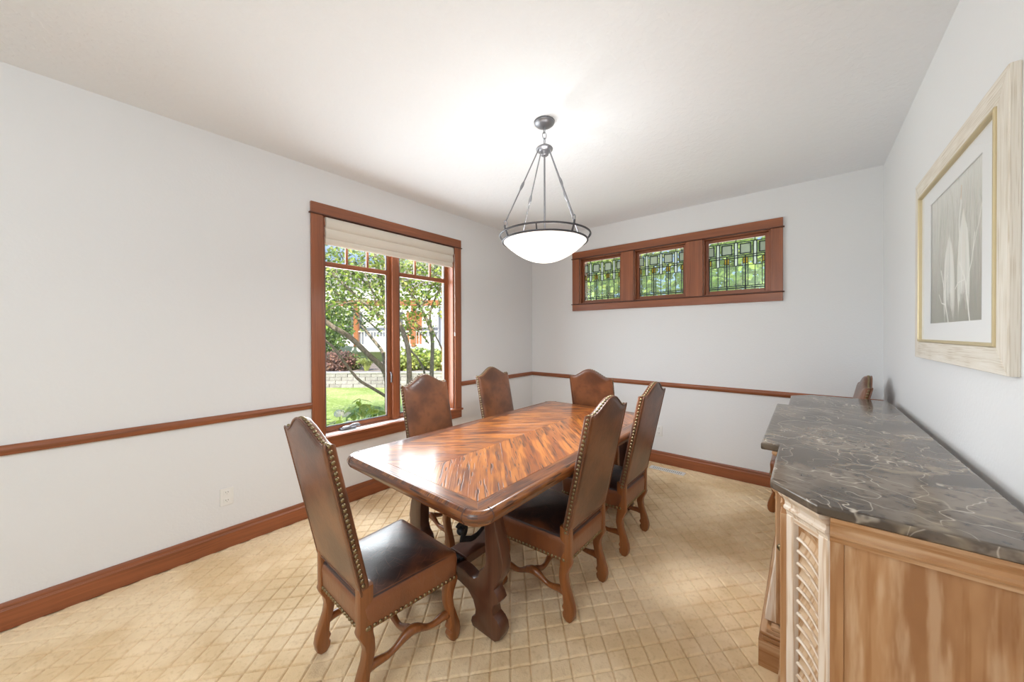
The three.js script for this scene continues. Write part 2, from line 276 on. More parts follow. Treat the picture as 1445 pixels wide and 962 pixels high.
{ // carpet: sculpted pile, a lattice of lozenges with cut grooves between them
  const PX = 0.1130, PZ = 0.1335, OX = 2.0135, OZ = 2.7395, pos = [], nor = [], uv = [];
  const gw = 0.0045, depth = 0.0070, K = [-1, -0.90, -0.76, 0.76, 0.90, 1], hgt = (t) => { const a = Math.abs(t); return a >= 0.999 ? 0 : a > 0.85 ? 0.62 : 1; };
  const put = (cx, cz, s, t) => { const a = s / 2, b = t / 2; return [cx + (a + b) * PX / 1, cz + (a - b) * PZ]; };
  const N = K.length, i0 = Math.floor((0 - OX) / PX) - 1, i1 = Math.ceil((ROOM_W - OX) / PX) + 1, j0 = Math.floor((0 - OZ) / PZ) - 1, j1 = Math.ceil((5.2 - OZ) / PZ) + 1;
  const cell = (cx, cz) => {
    if (cx < -0.02 || cx > ROOM_W + 0.02 || cz < -0.02 || cz > 5.2) return;
    const P = [], Q = [];
    for (let a = 0; a < N; a++) for (let b = 0; b < N; b++) { const [x, z] = [cx + (K[a] + K[b]) / 4 * PX, cz + (K[a] - K[b]) / 4 * PZ]; P.push(V(clamp(x, 0, ROOM_W), -depth + depth * Math.min(hgt(K[a]), hgt(K[b])), Math.max(0, z)));
      const nx = (Math.abs(K[a]) > 0.99 ? 1.3 : Math.abs(K[a]) > 0.85 ? 0.6 : 0) * Math.sign(K[a]), nz = (Math.abs(K[b]) > 0.99 ? 1.3 : Math.abs(K[b]) > 0.85 ? 0.6 : 0) * Math.sign(K[b]); Q.push(V((nx + nz) * PZ, 0.1, (nx - nz) * PX).normalize()); }
    for (let a = 0; a < N - 1; a++) for (let b = 0; b < N - 1; b++) { const q = [a * N + b, a * N + b + 1, (a + 1) * N + b + 1, (a + 1) * N + b]; for (const k of [0, 2, 1, 0, 3, 2].map((m) => q[m])) { pos.push(P[k].x, P[k].y, P[k].z); nor.push(Q[k].x, Q[k].y, Q[k].z); uv.push(P[k].x, P[k].z); } }
  };
  for (let i = i0; i <= i1; i++) for (let j = j0; j <= j1; j++) { cell(OX + i * PX, OZ + (j + 0.5) * PZ); cell(OX + (i + 0.5) * PX, OZ + j * PZ); }
  const g = new THREE.BufferGeometry(); g.setAttribute('position', new THREE.Float32BufferAttribute(pos, 3)); g.setAttribute('normal', new THREE.Float32BufferAttribute(nor, 3)); g.setAttribute('uv', new THREE.Float32BufferAttribute(uv, 2));
  const base = boxUV(new THREE.BoxGeometry(ROOM_W, 0.09, ROOM_L).translate(ROOM_W / 2, -0.0515, ROOM_L / 2), 'x');
  solo('floor', join(g, base), M.carpet, 'beige carpet with a sculpted lozenge pattern', 'carpet', null, S);
}
{ // skirting and chair rail
  const BB = [[0, 0], [0.019, 0], [0.019, 0.094], [0.0165, 0.098], [0.0165, 0.101], [0.014, 0.104], [0.013, 0.118], [0.007, 0.129], [0, 0.129]];
  const CR = [[0, 0.842], [0.014, 0.842], [0.019, 0.848], [0.024, 0.862], [0.024, 0.872], [0.019, 0.884], [0.012, 0.890], [0, 0.890]];
  const L = (name, poly, prof, grain, label) => solo(name, moulding(poly, prof, false, 0.5, grain), M.trim, label, 'trim', null, S);
  L('baseboard_left', [[0, ROOM_L], [0, 0]], BB, 'z', 'cherry wood baseboard under the double window');
  L('baseboard_back', [[0.019, 0], [ROOM_W, 0]], BB, 'x', 'cherry wood baseboard under the leaded windows');
  L('baseboard_right', [[ROOM_W, 0.019], [ROOM_W, ROOM_L]], BB, 'z', 'cherry wood baseboard behind the buffet');
  L('trim_1', [[0, ROOM_L], [0, 2.906]], CR, 'z', 'cherry chair rail running up to the double window, above the outlet');
  L('trim_2', [[0, 1.351], [0, 0]], CR, 'z', 'short cherry chair rail between double window and room corner');
  L('trim_3', [[0.024, 0], [ROOM_W, 0]], CR, 'x', 'cherry chair rail below the leaded windows');
  L('trim_4', [[ROOM_W, 0.024], [ROOM_W, ROOM_L]], CR, 'z', 'cherry chair rail behind the buffet');
}
{ // double casement window
  const w = thing('window_1', 'wide double casement window in cherry casing with a garden view', 'window', [0, 0, 0], 0, null, S);
  const zo0 = 1.352, zo1 = 2.905;
  part('side_casing', span(0, 0.02, 0.594, 2.372, WIN.z1, zo1, 'y'), M.trim, w);
  part('side_casing', span(0, 0.02, 0.594, 2.372, zo0, WIN.z0, 'y'), M.trim, w);
  part('head_casing', span(0, 0.022, 2.381, 2.465, zo0 - 0.001, zo1 + 0.001, 'z'), M.trim, w);
  part('head_bead', span(0, 0.028, 2.372, 2.381, zo0 - 0.013, zo1 + 0.013, 'z', 0.003), M.bead, w);
  part('apron', span(0, 0.02, 0.495, 0.578, zo0, zo1, 'z'), M.trim, w);
  part('stool', span(-0.075, 0.034, 0.578, 0.598, zo0 - 0.014, zo1 + 0.014, 'z', 0.005), M.trim, w);
  // jamb lining of the opening
  part('jamb', join(span(-0.19, 0, 0.60, 2.385, WIN.z1 - 0.018, WIN.z1, 'y'), span(-0.19, 0, 0.60, 2.385, WIN.z0, WIN.z0 + 0.018, 'y'), span(-0.19, 0, 2.367, 2.385, WIN.z0, WIN.z1, 'z'), span(-0.19, -0.075, 0.586, 0.606, WIN.z0, WIN.z1, 'z')), M.trim, w);
  const zm = 2.128, xs = -0.112, ft = 0.036;
  part('mullion', span(-0.16, -0.055, 0.606, 2.367, zm - 0.030, zm + 0.030, 'y'), M.trim, w);
  for (const [a, b] of [[WIN.z0 + 0.018, zm - 0.030], [zm + 0.030, WIN.z1 - 0.018]]) {
    const fw = 0.036, y0 = 0.608, y1 = 2.366;
    const s = part('sash', join(span(xs - ft / 2, xs + ft / 2, y0, y1, a, a + fw, 'y'), span(xs - ft / 2, xs + ft / 2, y0, y1, b - fw, b, 'y'), span(xs - ft / 2, xs + ft / 2, y1 - fw, y1, a + fw, b - fw, 'z'), span(xs - ft / 2, xs + ft / 2, y0, y0 + fw, a + fw, b - fw, 'z')), M.trim, w);
    part('pane', span(xs - 0.002, xs + 0.002, y0 + fw, y1 - fw, a + fw, b - fw, 'z', 0), M.glass, s);
    const stop = 0.009, xg = xs + 0.006;
    part('gasket', join(span(xg, xg + 0.008, y0 + fw, y1 - fw, a + fw, a + fw + stop, 'y', 0), span(xg, xg + 0.008, y0 + fw, y1 - fw, b - fw - stop, b - fw, 'y', 0), span(xg, xg + 0.008, y0 + fw, y0 + fw + stop, a + fw, b - fw, 'z', 0)), M.screen, s);
    part('muntin', span(xs - 0.006, xs + 0.02, 1.988, 2.030, a + fw, b - fw, 'z', 0.004), M.trim, s);
    for (const k of [1, 2]) { const z = a + fw + (b - a - 2 * fw) * k / 3; part('muntin', span(xs - 0.006, xs + 0.016, 2.030, y1 - fw, z - 0.011, z + 0.011, 'y', 0.004), M.trim, s); }
  }
  // crank operator on the sill and sash lock on the mullion
  const cr = part('crank', join(box(0.05, 0.016, 0.14, -0.078, 0.612, 2.585, 'z', 0.007), sphere(0.03, -0.065, 0.622, 2.60, 12, 8, 0.8, 0.45, 1.4)), M.pewter, w);
  part('crank_handle', tube([[-0.055, 0.628, 2.58], [-0.045, 0.636, 2.545], [-0.05, 0.632, 2.505], [-0.052, 0.622, 2.49]], (t) => 0.008 + 0.005 * Math.sin(t * 3), 14, 8), M.pewter, cr);
  part('lock_lever', tube([[-0.088, 1.06, 2.166], [-0.070, 1.04, 2.166], [-0.068, 0.96, 2.166]], 0.007, 10, 6), M.pewter, w);
}
{ // roman shade drawn up under the window head
  const s = thing('roman_shade', 'cream linen roman shade drawn up at the head of the double window', 'window shade', [0, 0, 0]);
  const z0 = 1.462, z1 = 2.792;
  const fold = (pts) => { const g = extrude(pts, z1 - z0, 0.004, true, 2); g.translate(0, 0, z0); return boxUV(toCreasedNormals(g, 0.9), 'z'); };
  part('valance', fold([[-0.02, 2.366], [0.012, 2.366], [0.024, 2.345], [0.026, 2.31], [0.018, 2.285], [0.004, 2.276], [-0.006, 2.30], [-0.012, 2.33]]), M.fabric, s);
  part('fabric_fold', fold([[-0.026, 2.29], [0.000, 2.29], [0.014, 2.265], [0.018, 2.235], [0.012, 2.205], [-0.002, 2.196], [-0.012, 2.22], [-0.022, 2.25]]), M.fabric, s);
  part('fabric_fold', fold([[-0.034, 2.215], [-0.008, 2.213], [0.006, 2.195], [0.009, 2.172], [0.002, 2.155], [-0.012, 2.150], [-0.022, 2.165], [-0.030, 2.19]]), M.fabric, s);
  part('cord', tube([[0.022, 2.30, 1.449], [0.024, 1.9, 1.450], [0.024, 1.44, 1.450]], 0.0014, 8, 5), M.plastic, s);
  part('cord_weight', lathe([[0, 0], [0.006, 0.004], [0.0085, 0.02], [0.005, 0.04], [0, 0.044]], 12, 0.024, 1.40, 1.450), M.plastic, s);
}
{ // band of three leaded windows
  const w = thing('window_2', 'band of three small leaded art glass windows in cherry casing', 'window', [0, 0, 0], 0, null, S);
  const xo0 = 0.660, xo1 = 2.817;
  part('head_casing', span(xo0, xo1, 2.383, 2.463, 0, 0.022, 'x'), M.trim, w);
  part('head_bead', span(xo0 - 0.012, xo1 + 0.012, 2.374, 2.383, 0, 0.028, 'x', 0.003), M.bead, w);
  part('apron', span(xo0, xo1, 1.713, 1.791, 0, 0.020, 'x'), M.trim, w);
  part('sill_bead', span(xo0 - 0.012, xo1 + 0.012, 1.791, 1.801, 0, 0.029, 'x', 0.003), M.bead, w);
  for (const [a, b] of [[xo0, HI.cols[0][0]], [HI.cols[0][1], HI.cols[1][0]], [HI.cols[1][1], HI.cols[2][0]], [HI.cols[2][1], xo1]]) part('post_casing', span(a, b, 1.801, 2.374, 0, 0.020, 'y'), M.trim, w);
  for (const [a, b] of HI.cols) {
    part('jamb', join(span(a, a + 0.012, HI.y0, HI.y1, -0.19, 0, 'y'), span(b - 0.012, b, HI.y0, HI.y1, -0.19, 0, 'y'), span(a, b, HI.y1 - 0.012, HI.y1, -0.19, 0, 'x'), span(a, b, HI.y0, HI.y0 + 0.012, -0.19, 0, 'x')), M.trim, w);
    const fw = 0.031, x0 = a + 0.012, x1 = b - 0.012, y0 = HI.y0 + 0.012, y1 = HI.y1 - 0.012, zc = -0.062, d = 0.030;
    const s = part('sash', join(span(x0, x0 + fw, y0, y1, zc - d / 2, zc + d / 2, 'y'), span(x1 - fw, x1, y0, y1, zc - d / 2, zc + d / 2, 'y'), span(x0 + fw, x1 - fw, y1 - fw, y1, zc - d / 2, zc + d / 2, 'x'), span(x0 + fw, x1 - fw, y0, y0 + fw, zc - d / 2, zc + d / 2, 'x')), M.trim, w);
    const L0 = x0 + fw, L1 = x1 - fw, B = y0 + fw, Tp = y1 - fw, xc = (L0 + L1) / 2, per = 0.155, cames = [], t = 0.0078;
    const came = (ax, bx, ay, by, k = 1) => { if (bx > L0 && ax < L1) cames.push(span(Math.max(L0, ax), Math.min(L1, bx), ay, by, zc - 0.004, zc + 0.004 + 0.001 * k, 'x', 0)); };
    const vline = (x, ya, yb, hw = t / 2) => came(x - hw, x + hw, ya, yb), hline = (y, xa, xb, hw = t / 2) => came(xa, xb, y - hw, y + hw);
    const pane = (ax, bx, ay, by, m) => { ax = Math.max(ax, L0); bx = Math.min(bx, L1); if (bx - ax > 0.004) part('art_glass', span(ax, bx, ay, by, zc - 0.0015, zc + 0.0015, 'x', 0), m, s); };
    const yA = Tp - 0.028, yB = yA - 0.126, yC = yB - 0.022, yD = yC - 0.078, yE = B + 0.036, yF = B + 0.018;   // top line, two lines under the squares, cross line, two bottom lines
    for (const y of [yA, yB, yC, yE, yF]) hline(y, L0, L1, y === yF ? 0.0050 : 0.0038);
    hline(yD, L0, L1, 0.0028);
    pane(L0, L1, B, yF, M.rippleArt); pane(L0, L1, yF, yE, M.rippleArt);
    for (let k = -2; k <= 2; k++) {
      const xb = xc + k * per;   // grey upright bar
      vline(xb - 0.0135, yD, yA); vline(xb + 0.0135, yD, yA); vline(xb, B, yD, 0.0030); vline(xb, yA, Tp, 0.0030);
      pane(xb - 0.0135, xb + 0.0135, yD, yA, M.barArt);
      const c0 = xb + 0.0135, c1 = xb + per - 0.0135, cm = (c0 + c1) / 2;   // bay between two bars
      pane(xb, xb + per, yA, Tp, M.clearArt);
      const sq = 0.047, m0 = yB + 0.012, m1 = yA - 0.012;
      for (const [p, q, r, v] of [[cm - sq, cm + sq, m0, m0 + 0.009], [cm - sq, cm + sq, m1 - 0.009, m1], [cm - sq, cm - sq + 0.009, m0, m1], [cm + sq - 0.009, cm + sq, m0, m1]]) came(p, q, r, v, 2);
      pane(cm - sq, cm + sq, m0, m1, M.greyArt);
      pane(c0, cm - sq, yB, yA, M.clearArt); pane(cm + sq, c1, yB, yA, M.clearArt); pane(cm - sq, cm + sq, yB, m0, M.clearArt); pane(cm - sq, cm + sq, m1, yA, M.clearArt);
      pane(c0, c1, yC, yB, M.clearArt);
      const dw = 0.021, yh = yC - 0.058;
      vline(cm, B, yB, 0.0056); vline(cm - dw, yE, yC, 0.0030); vline(cm + dw, yE, yC, 0.0030); hline(yh, cm - dw, cm + dw, 0.0030);
      pane(cm - dw, cm + dw, yh, yC, M.amberArt); pane(cm - dw, cm + dw, yE, yh, M.rippleArt);
      pane(c0, cm - dw, yD, yC, M.clearArt); pane(cm + dw, c1, yD, yC, M.clearArt);
      pane(xb, cm - dw, yE, yD, M.rippleArt); pane(cm + dw, xb + per, yE, yD, M.rippleArt);
    }
    part('came', join(cames), M.lead, s);
  }
}
function outlet(name, label, place, turn) {
  const o = thing(name, label, 'outlet', place, turn);
  part('cover_plate', box(0.072, 0.116, 0.006, 0, 0, 0.003, 'y', 0.0025), M.plastic, o);
  for (const s of [-1, 1]) {
    const r = part('receptacle', box(0.034, 0.030, 0.003, 0, s * 0.0265, 0.0072, 'x', 0.001), M.plastic, o);
    part('slot', join(box(0.0022, 0.008, 0.001, -0.006, s * 0.0265 + 0.004, 0.0088, 'y', 0), box(0.0022, 0.008, 0.001, 0.006, s * 0.0265 + 0.004, 0.0088, 'y', 0), cyl(0.0022, 0.0022, 0.001, 0, s * 0.0265 - 0.007, 0.0088, 8)), M.slot, r);
  }
}
outlet('wall_outlet', 'white duplex outlet below the chair rail on the window wall', [0, 0.340, 3.434], Math.PI / 2);
outlet('wall_outlet', 'white duplex outlet on the wall under the leaded windows', [1.735, 0.350, 0], 0);
{
  const r = thing('floor_register', 'white metal floor register in the carpet by the baseboard', 'vent', [1.872, 0, 0.185]);
  part('frame', join(box(0.34, 0.004, 0.016, 0, 0.002, -0.037, 'x', 0.001), box(0.34, 0.004, 0.016, 0, 0.002, 0.037, 'x', 0.001), box(0.02, 0.004, 0.06, -0.16, 0.002, 0, 'z', 0.001), box(0.02, 0.004, 0.06, 0.16, 0.002, 0, 'z', 0.001)), M.plastic, r);
  part('duct', box(0.30, 0.001, 0.058, 0, 0.0008, 0, 'x', 0), M.slot, r);
  for (let k = 0; k < 17; k++) part('slat', box(0.012, 0.003, 0.058, -0.144 + k * 0.018, 0.0022, 0, 'z', 0), M.plastic, r);
}

// ---------------------------------------------------------------- dining table
{
  const t = thing('dining_table', 'long rustic trestle dining table with chevron plank top and dark lyre legs', 'table', [0, 0, 0]);
  const X0 = 1.045, X1 = 2.093, Z0 = 1.130, Z1 = 3.145, R = 0.085, TOP = 0.770, XC = (X0 + X1) / 2, ZC = (Z0 + Z1) / 2;
  const rounded = (o, n = 8) => {   // outline inset by o, outside on the right hand of travel
    const p = [], r = R - o; for (const [cx, cz, a0] of [[X0 + R, Z1 - R, Math.PI], [X1 - R, Z1 - R, Math.PI / 2], [X1 - R, Z0 + R, 0], [X0 + R, Z0 + R, -Math.PI / 2]]) for (let k = 0; k <= n; k++) { const a = a0 - k / n * Math.PI / 2; p.push([cx + Math.cos(a) * r, cz + Math.sin(a) * r]); } return p; };
  const flat = (pts, y0, y1, bevel, grainDir, m, name, parent = t) => {   // plan polygon as a board whose grain runs along grainDir
    let a = 0; pts.forEach((p, i) => { const q = pts[(i + 1) % pts.length]; a += p[0] * q[1] - q[0] * p[1]; });
    const g = extrude((a > 0 ? pts : pts.slice().reverse()).map(([x, z]) => [x, z]), y1 - y0, bevel, false, 1);
    g.rotateX(Math.PI / 2); g.translate(0, y1, 0);
    const h = boxUV(g, 'x'), uv = h.attributes.uv, ps = h.attributes.position, du = rr(0, 4), dv = rr(0, 4), [gx, gz] = grainDir;
    for (let i = 0; i < uv.count; i++) { const x = ps.getX(i), z = ps.getZ(i); uv.setXY(i, x * gx + z * gz + du, -x * gz + z * gx + dv + ps.getY(i)); }
    return part(name, h, m, parent);
  };
  flat(rounded(0.02), 0.722, 0.757, 0, [0, 1], M.darkWood, 'top_core');
  const rimProfile = [[0, 0.770], [0.006, 0.7715], [0.013, 0.769], [0.022, 0.762], [0.028, 0.750], [0.028, 0.740], [0.024, 0.730], [0.016, 0.722], [0.016, 0.716], [0, 0.714]];
  part('rim', moulding(rounded(0.028), rimProfile, true, 0.9, 'z'), M.border, t);
  for (const [cx, cz, ax, az] of [[X1 - R, Z1, 1, 0], [X1, Z1 - R, 0, 1], [X0 + R, Z1, 1, 0], [X0, Z1 - R, 0, 1], [X1 - R, Z0, 1, 0], [X1, Z0 + R, 0, 1], [X0 + R, Z0, 1, 0], [X0, Z0 + R, 0, 1]]) {
    const g = extrude([[-0.030, 0.772], [-0.022, 0.7735], [-0.012, 0.771], [-0.005, 0.763], [0.002, 0.750], [0.002, 0.739], [-0.003, 0.727], [-0.012, 0.716], [-0.030, 0.713]], 0.008, 0.002, false, 1); g.translate(0, 0, -0.004);
    if (ax) { g.rotateY(cz > ZC ? -Math.PI / 2 : Math.PI / 2); } else if (cx < XC) g.rotateY(Math.PI);
    g.translate(cx, 0, cz); part('corner_band', boxUV(g, 'y'), M.darkWood, t);
  }
  // mitred border boards between rim and field
  const bw = 0.092, F = { x0: X0 + bw, x1: X1 - bw, z0: Z0 + bw, z1: Z1 - bw };
  const o = rounded(0.029, 8), n = 9, at = (c, k) => o[(c * n + k + o.length) % o.length];
  const side = (ca, cb) => { const p = []; for (let k = 4; k < n; k++) p.push(at(ca, k)); for (let k = 0; k <= 4; k++) p.push(at(cb, k)); return p; };
  flat([...side(0, 1), [F.x1, F.z1], [F.x0, F.z1]], 0.757, TOP - 0.0004, 0.0012, [1, 0], M.border, 'border_board');
  flat([...side(1, 2), [F.x1, F.z0], [F.x1, F.z1]], 0.757, TOP - 0.0004, 0.0012, [0, 1], M.border, 'border_board');
  flat([...side(2, 3), [F.x0, F.z0], [F.x1, F.z0]], 0.757, TOP - 0.0004, 0.0012, [1, 0], M.border, 'border_board');
  flat([...side(3, 0), [F.x0, F.z1], [F.x0, F.z0]], 0.757, TOP - 0.0004, 0.0012, [0, 1], M.border, 'border_board');
  // chevron field
  const clipZ = (poly, zc, keepAbove) => { const out = []; poly.forEach((p, i) => { const q = poly[(i + 1) % poly.length], a = keepAbove ? p[1] - zc : zc - p[1], b = keepAbove ? q[1] - zc : zc - q[1]; if (a >= 0) out.push(p); if (a * b < 0) { const s = a / (a - b); out.push([p[0] + (q[0] - p[0]) * s, p[1] + (q[1] - p[1]) * s]); } }); return out; };
  const half = XC - F.x0, pitch = 0.118;
  for (const s of [-1, 1]) for (let z = F.z0; z < F.z1 + half; z += pitch) {
    const xe = s < 0 ? F.x0 : F.x1;
    let p = [[xe, z], [xe, z + pitch], [XC, z + pitch - half], [XC, z - half]];
    p = clipZ(clipZ(p, F.z0, true), F.z1, false);
    let area = 0; p.forEach((a, i) => { const b = p[(i + 1) % p.length]; area += a[0] * b[1] - b[0] * a[1]; });
    if (p.length > 2 && Math.abs(area) > 0.0001) flat(p, 0.757, TOP + rr(-0.0003, 0.0003), 0.0010, [s * -0.7071, -0.7071], M.planks[Math.floor(rnd() * 4)], 'plank');
  }
  // two lyre-shaped trestles
  const prof = [[0, 0.250], [0.105, 0.250], [0.150, 0.236], [0.176, 0.238], [0.200, 0.256], [0.212, 0.292], [0.238, 0.312], [0.252, 0.345], [0.250, 0.440], [0.243, 0.560], [0.238, 0.714], [0.298, 0.714], [0.302, 0.600], [0.325, 0.520], [0.350, 0.440], [0.364, 0.372], [0.354, 0.318], [0.318, 0.262], [0.308, 0.240], [0.326, 0.222], [0.338, 0.198], [0.328, 0.182], [0.304, 0.166], [0.296, 0.138], [0.302, 0.118], [0.328, 0.106], [0.346, 0.086], [0.352, 0.056], [0.338, 0.020], [0.310, 0.000], [0.165, 0.000], [0.152, 0.020], [0.158, 0.042], [0.180, 0.062], [0.184, 0.090], [0.168, 0.130], [0.130, 0.162], [0.070, 0.176], [0, 0.178]];
  for (const z of [2.80, 1.25]) {
    const pts = [...prof, ...prof.slice(1, -1).reverse().map(([x, y]) => [-x, y])];
    const g = extrude(pts.reverse(), 0.062, 0.007, false, 2); g.translate(XC, 0, z - 0.031);
    const tr = part('trestle', boxUV(toCreasedNormals(g, 0.7), 'y'), M.darkWood, t);
    part('cleat', box(0.74, 0.030, 0.085, XC, 0.708, z, 'x', 0.006), M.darkWood, tr);
    part('iron_strap', join(box(0.09, 0.006, 0.075, XC, 0.254, z, 'x', 0.002), cyl(0.009, 0.009, 0.01, XC - 0.028, 0.26, z, 8), cyl(0.009, 0.009, 0.01, XC + 0.028, 0.26, z, 8)), M.iron, tr);
  }
  part('stretcher', box(0.13, 0.045, 1.50, XC, 0.246, 2.025, 'z', 0.006), M.darkWood, t);
  for (const [s, z0] of [[1, 2.758], [-1, 1.292]]) {   // forged strap that curls up inside the trestle and rises to the top
    const pts = []; for (let k = 0; k <= 22; k++) { const a = Math.PI * 0.25 + k / 22 * Math.PI * 1.25, r = 0.034 + 0.008 * k / 22; pts.push([XC, 0.374 + Math.sin(a) * r, z0 + s * Math.cos(a) * r]); }
    pts.push([XC, 0.312, z0 - s * 0.045], [XC, 0.296, z0 - s * 0.095], [XC, 0.318, z0 - s * 0.165], [XC, 0.40, z0 - s * 0.27], [XC, 0.52, z0 - s * 0.38], [XC, 0.63, z0 - s * 0.49], [XC, 0.712, z0 - s * 0.60]);
    const br = part('scroll_brace', tube(pts, 0.0045, 90, 8, false, 3.6), M.iron, t);
    part('scroll_ball', sphere(0.021, XC, 0.374, z0, 16, 10), M.iron, br);
  }
}

// ---------------------------------------------------------------- dining chairs (local: z forward, y up)
function makeChair(label) {
  const c = thing('dining_chair', label, 'chair', [0, 0, 0], 0, 'leather dining chairs');
  const rake = 0.215, backAt = (y) => -0.225 - (y - 0.449) * rake;   // rear face of the back
  const ease = (v) => Math.max(0, v);
  // seat cushion: rounded trapezoid lofted up to a crowned top
  const plan = (o, step = 0.02) => {   // trapezoid with small rounded corners, walked at an even step
    const cn = [[-0.205, -0.219], [0.205, -0.219], [0.235, 0.225], [-0.235, 0.225]].map(([x, z]) => [x - Math.sign(x) * o, z - Math.sign(z) * o]), R = Math.max(0.004, 0.022 - o * 0.2), p = [];
    for (let k = 0; k < 4; k++) { const A = cn[(k + 3) % 4], B = cn[k], D = cn[(k + 1) % 4], t1 = V(A[0] - B[0], 0, A[1] - B[1]).normalize(), t2 = V(D[0] - B[0], 0, D[1] - B[1]).normalize(), s = V(B[0], 0, B[1]).addScaledVector(t1, R), e = V(B[0], 0, B[1]).addScaledVector(t2, R), m = V(B[0], 0, B[1]);
      for (let q = 0; q <= 4; q++) { const t = q / 4, a = s.clone().lerp(m, t), b2 = m.clone().lerp(e, t); const r = a.lerp(b2, t); p.push([r.x, r.z]); }
      const nx = V(D[0], 0, D[1]).addScaledVector(t2, -R), n = Math.round(0.44 / step); for (let q = 1; q < n; q++) { const r = e.clone().lerp(nx, q / n); p.push([r.x, r.z]); } }
    return p; };
  const ringAt = (o, y, k = 0) => plan(o).map(([x, z]) => V(x, y + k * (1 - Math.pow(Math.abs(x) / 0.24, 2)) * (1 - Math.pow(Math.abs(z) / 0.24, 2)), z));
  const sg = loft([ringAt(0.008, 0.288), ringAt(0.001, 0.292), ringAt(0, 0.33), ringAt(-0.002, 0.38), ringAt(0.002, 0.404), ringAt(0.012, 0.413), ringAt(0.04, 0.417, 0.012), ringAt(0.09, 0.418, 0.02), ringAt(0.15, 0.418, 0.024), ringAt(0.20, 0.418, 0.026)]);
  const seatG = boxUV(toCreasedNormals(sg, 1.0), 'x');
  { const p = seatG.attributes.position, uv = seatG.attributes.uv; for (let i = 0; i < p.count; i++) { const y = p.getY(i); if (y < 0.408) uv.setXY(i, (p.getX(i) + p.getZ(i)) / 0.5, 0.935 + (y - 0.29) * 0.45); else uv.setXY(i, 0.5 + p.getX(i) / 0.49, 0.5 + p.getZ(i) / 0.47); } }
  part('seat', seatG, M.seat, c);
  // arched back
  const HW = 0.206, topY = (u) => 1.026 + 0.074 * Math.pow(0.5 + 0.5 * Math.cos(Math.PI * Math.min(1, u * 1.03)), 1.1) + 0.008 * smooth(0.86, 1, u);
  const outline = []; const NB = 6, NS = 22, NT = 36;
  for (let k = 0; k < NB; k++) outline.push([-HW + 2 * HW * k / NB, 0.440]);
  for (let k = 0; k < NS; k++) outline.push([HW, 0.440 + (topY(1) - 0.440) * k / NS]);
  for (let k = 0; k <= NT; k++) { const x = HW - 2 * HW * k / NT; outline.push([x, topY(Math.abs(x) / HW)]); }
  for (let k = 1; k < NS; k++) outline.push([-HW, topY(1) - (topY(1) - 0.440) * k / NS]);
  const cy = 0.76, inset = (o) => outline.map(([x, y]) => [x * (1 - o / HW), cy + (y - cy) * (1 - o / 0.32)]);
  const br = (o, z) => inset(o).map(([x, y]) => V(x, y, backAt(y) + z));
  const bg = loft([br(0.12, 0.001), br(0.03, 0), br(0.006, 0.001), br(0.001, 0.005), br(0, 0.012), br(0, 0.033), br(0.003, 0.039), br(0.012, 0.044), br(0.035, 0.048), br(0.08, 0.050), br(0.14, 0.051)]);
  const back = part('backrest', boxUV(toCreasedNormals(bg, 0.8), 'y', 0.31, 0.17), M.leather, c);
  tag(back, 'brown leather back with an arched top');
  part('piping', tube(inset(-0.001).map(([x, y]) => V(x, y, backAt(y) + 0.003)), 0.0042, 160, 6, true), M.leather, back);
  // brass nail heads
  const nail = (x, y, z, nx, ny, nz) => { const g = new THREE.SphereGeometry(0.0086, 8, 3, 0, Math.PI * 2, 0, Math.PI / 2); g.scale(1, 0.75, 1); g.applyQuaternion(new THREE.Quaternion().setFromUnitVectors(V(0, 1, 0), V(nx, ny, nz).normalize())); g.translate(x, y, z); return boxUV(g, 'x'); };
  const nb = []; let acc = 0;
  const run = inset(0).slice(NB); for (let i = 0; i < run.length - 1; i++) { const [x0, y0] = run[i], [x1, y1] = run[i + 1], l = Math.hypot(x1 - x0, y1 - y0), nx = (y1 - y0) / l, ny = -(x1 - x0) / l; let s = acc; while (s < l) { const f = s / l, x = x0 + (x1 - x0) * f, y = y0 + (y1 - y0) * f; nb.push(nail(x, y, backAt(y) + 0.018, nx, ny, 0)); s += 0.0205; } acc = s - l; }
  tag(part('nail_trim', join(nb), M.brass, back), 'row of brass nail heads', null, null, 'stuff');
  const nsd = []; { const p = plan(0, 0.002); let last = null; for (let i = 0; i < p.length; i++) { const a = p[(i + p.length - 1) % p.length], b = p[i], d = p[(i + 1) % p.length], tx = d[0] - a[0], tz = d[1] - a[1]; if (last && Math.hypot(b[0] - last[0], b[1] - last[1]) < 0.0205) continue; last = b; nsd.push(nail(b[0], 0.302, b[1], tz, 0, -tx)); } }
  const seat = c.children[0]; tag(part('nail_trim', join(nsd), M.brass, seat), 'row of brass nail heads', null, null, 'stuff');
  // legs in the mutton-bone shape; s = 1 front, -1 rear. profile: [outward along z, y]
  const legG = (s) => {
    const up = s > 0 ? 0.300 : 0.462, shift = (y) => s > 0 ? 0 : 0;
    const p = [[0.030, up], [0.030, 0.300], [0.034, 0.287], [0.028, 0.268], [0.012, 0.236], [0.006, 0.205], [0.012, 0.165], [0.030, 0.115], [0.044, 0.075], [0.049, 0.045], [0.044, 0.016], [0.030, 0.000], [0.006, 0.000], [-0.010, 0.016], [-0.014, 0.036], [-0.006, 0.050], [-0.016, 0.066], [-0.008, 0.084], [-0.012, 0.120], [-0.026, 0.165], [-0.034, 0.205], [-0.032, 0.245], [-0.026, 0.275], [-0.026, up]];
    const g = extrude(p.map(([x, y]) => [x, y]).reverse(), 0.046, 0.009, false, 2); g.translate(0, 0, -0.023); g.rotateY(-Math.PI / 2);   // x -> z
    if (s < 0) g.scale(1, 1, -1);
    return g;
  };
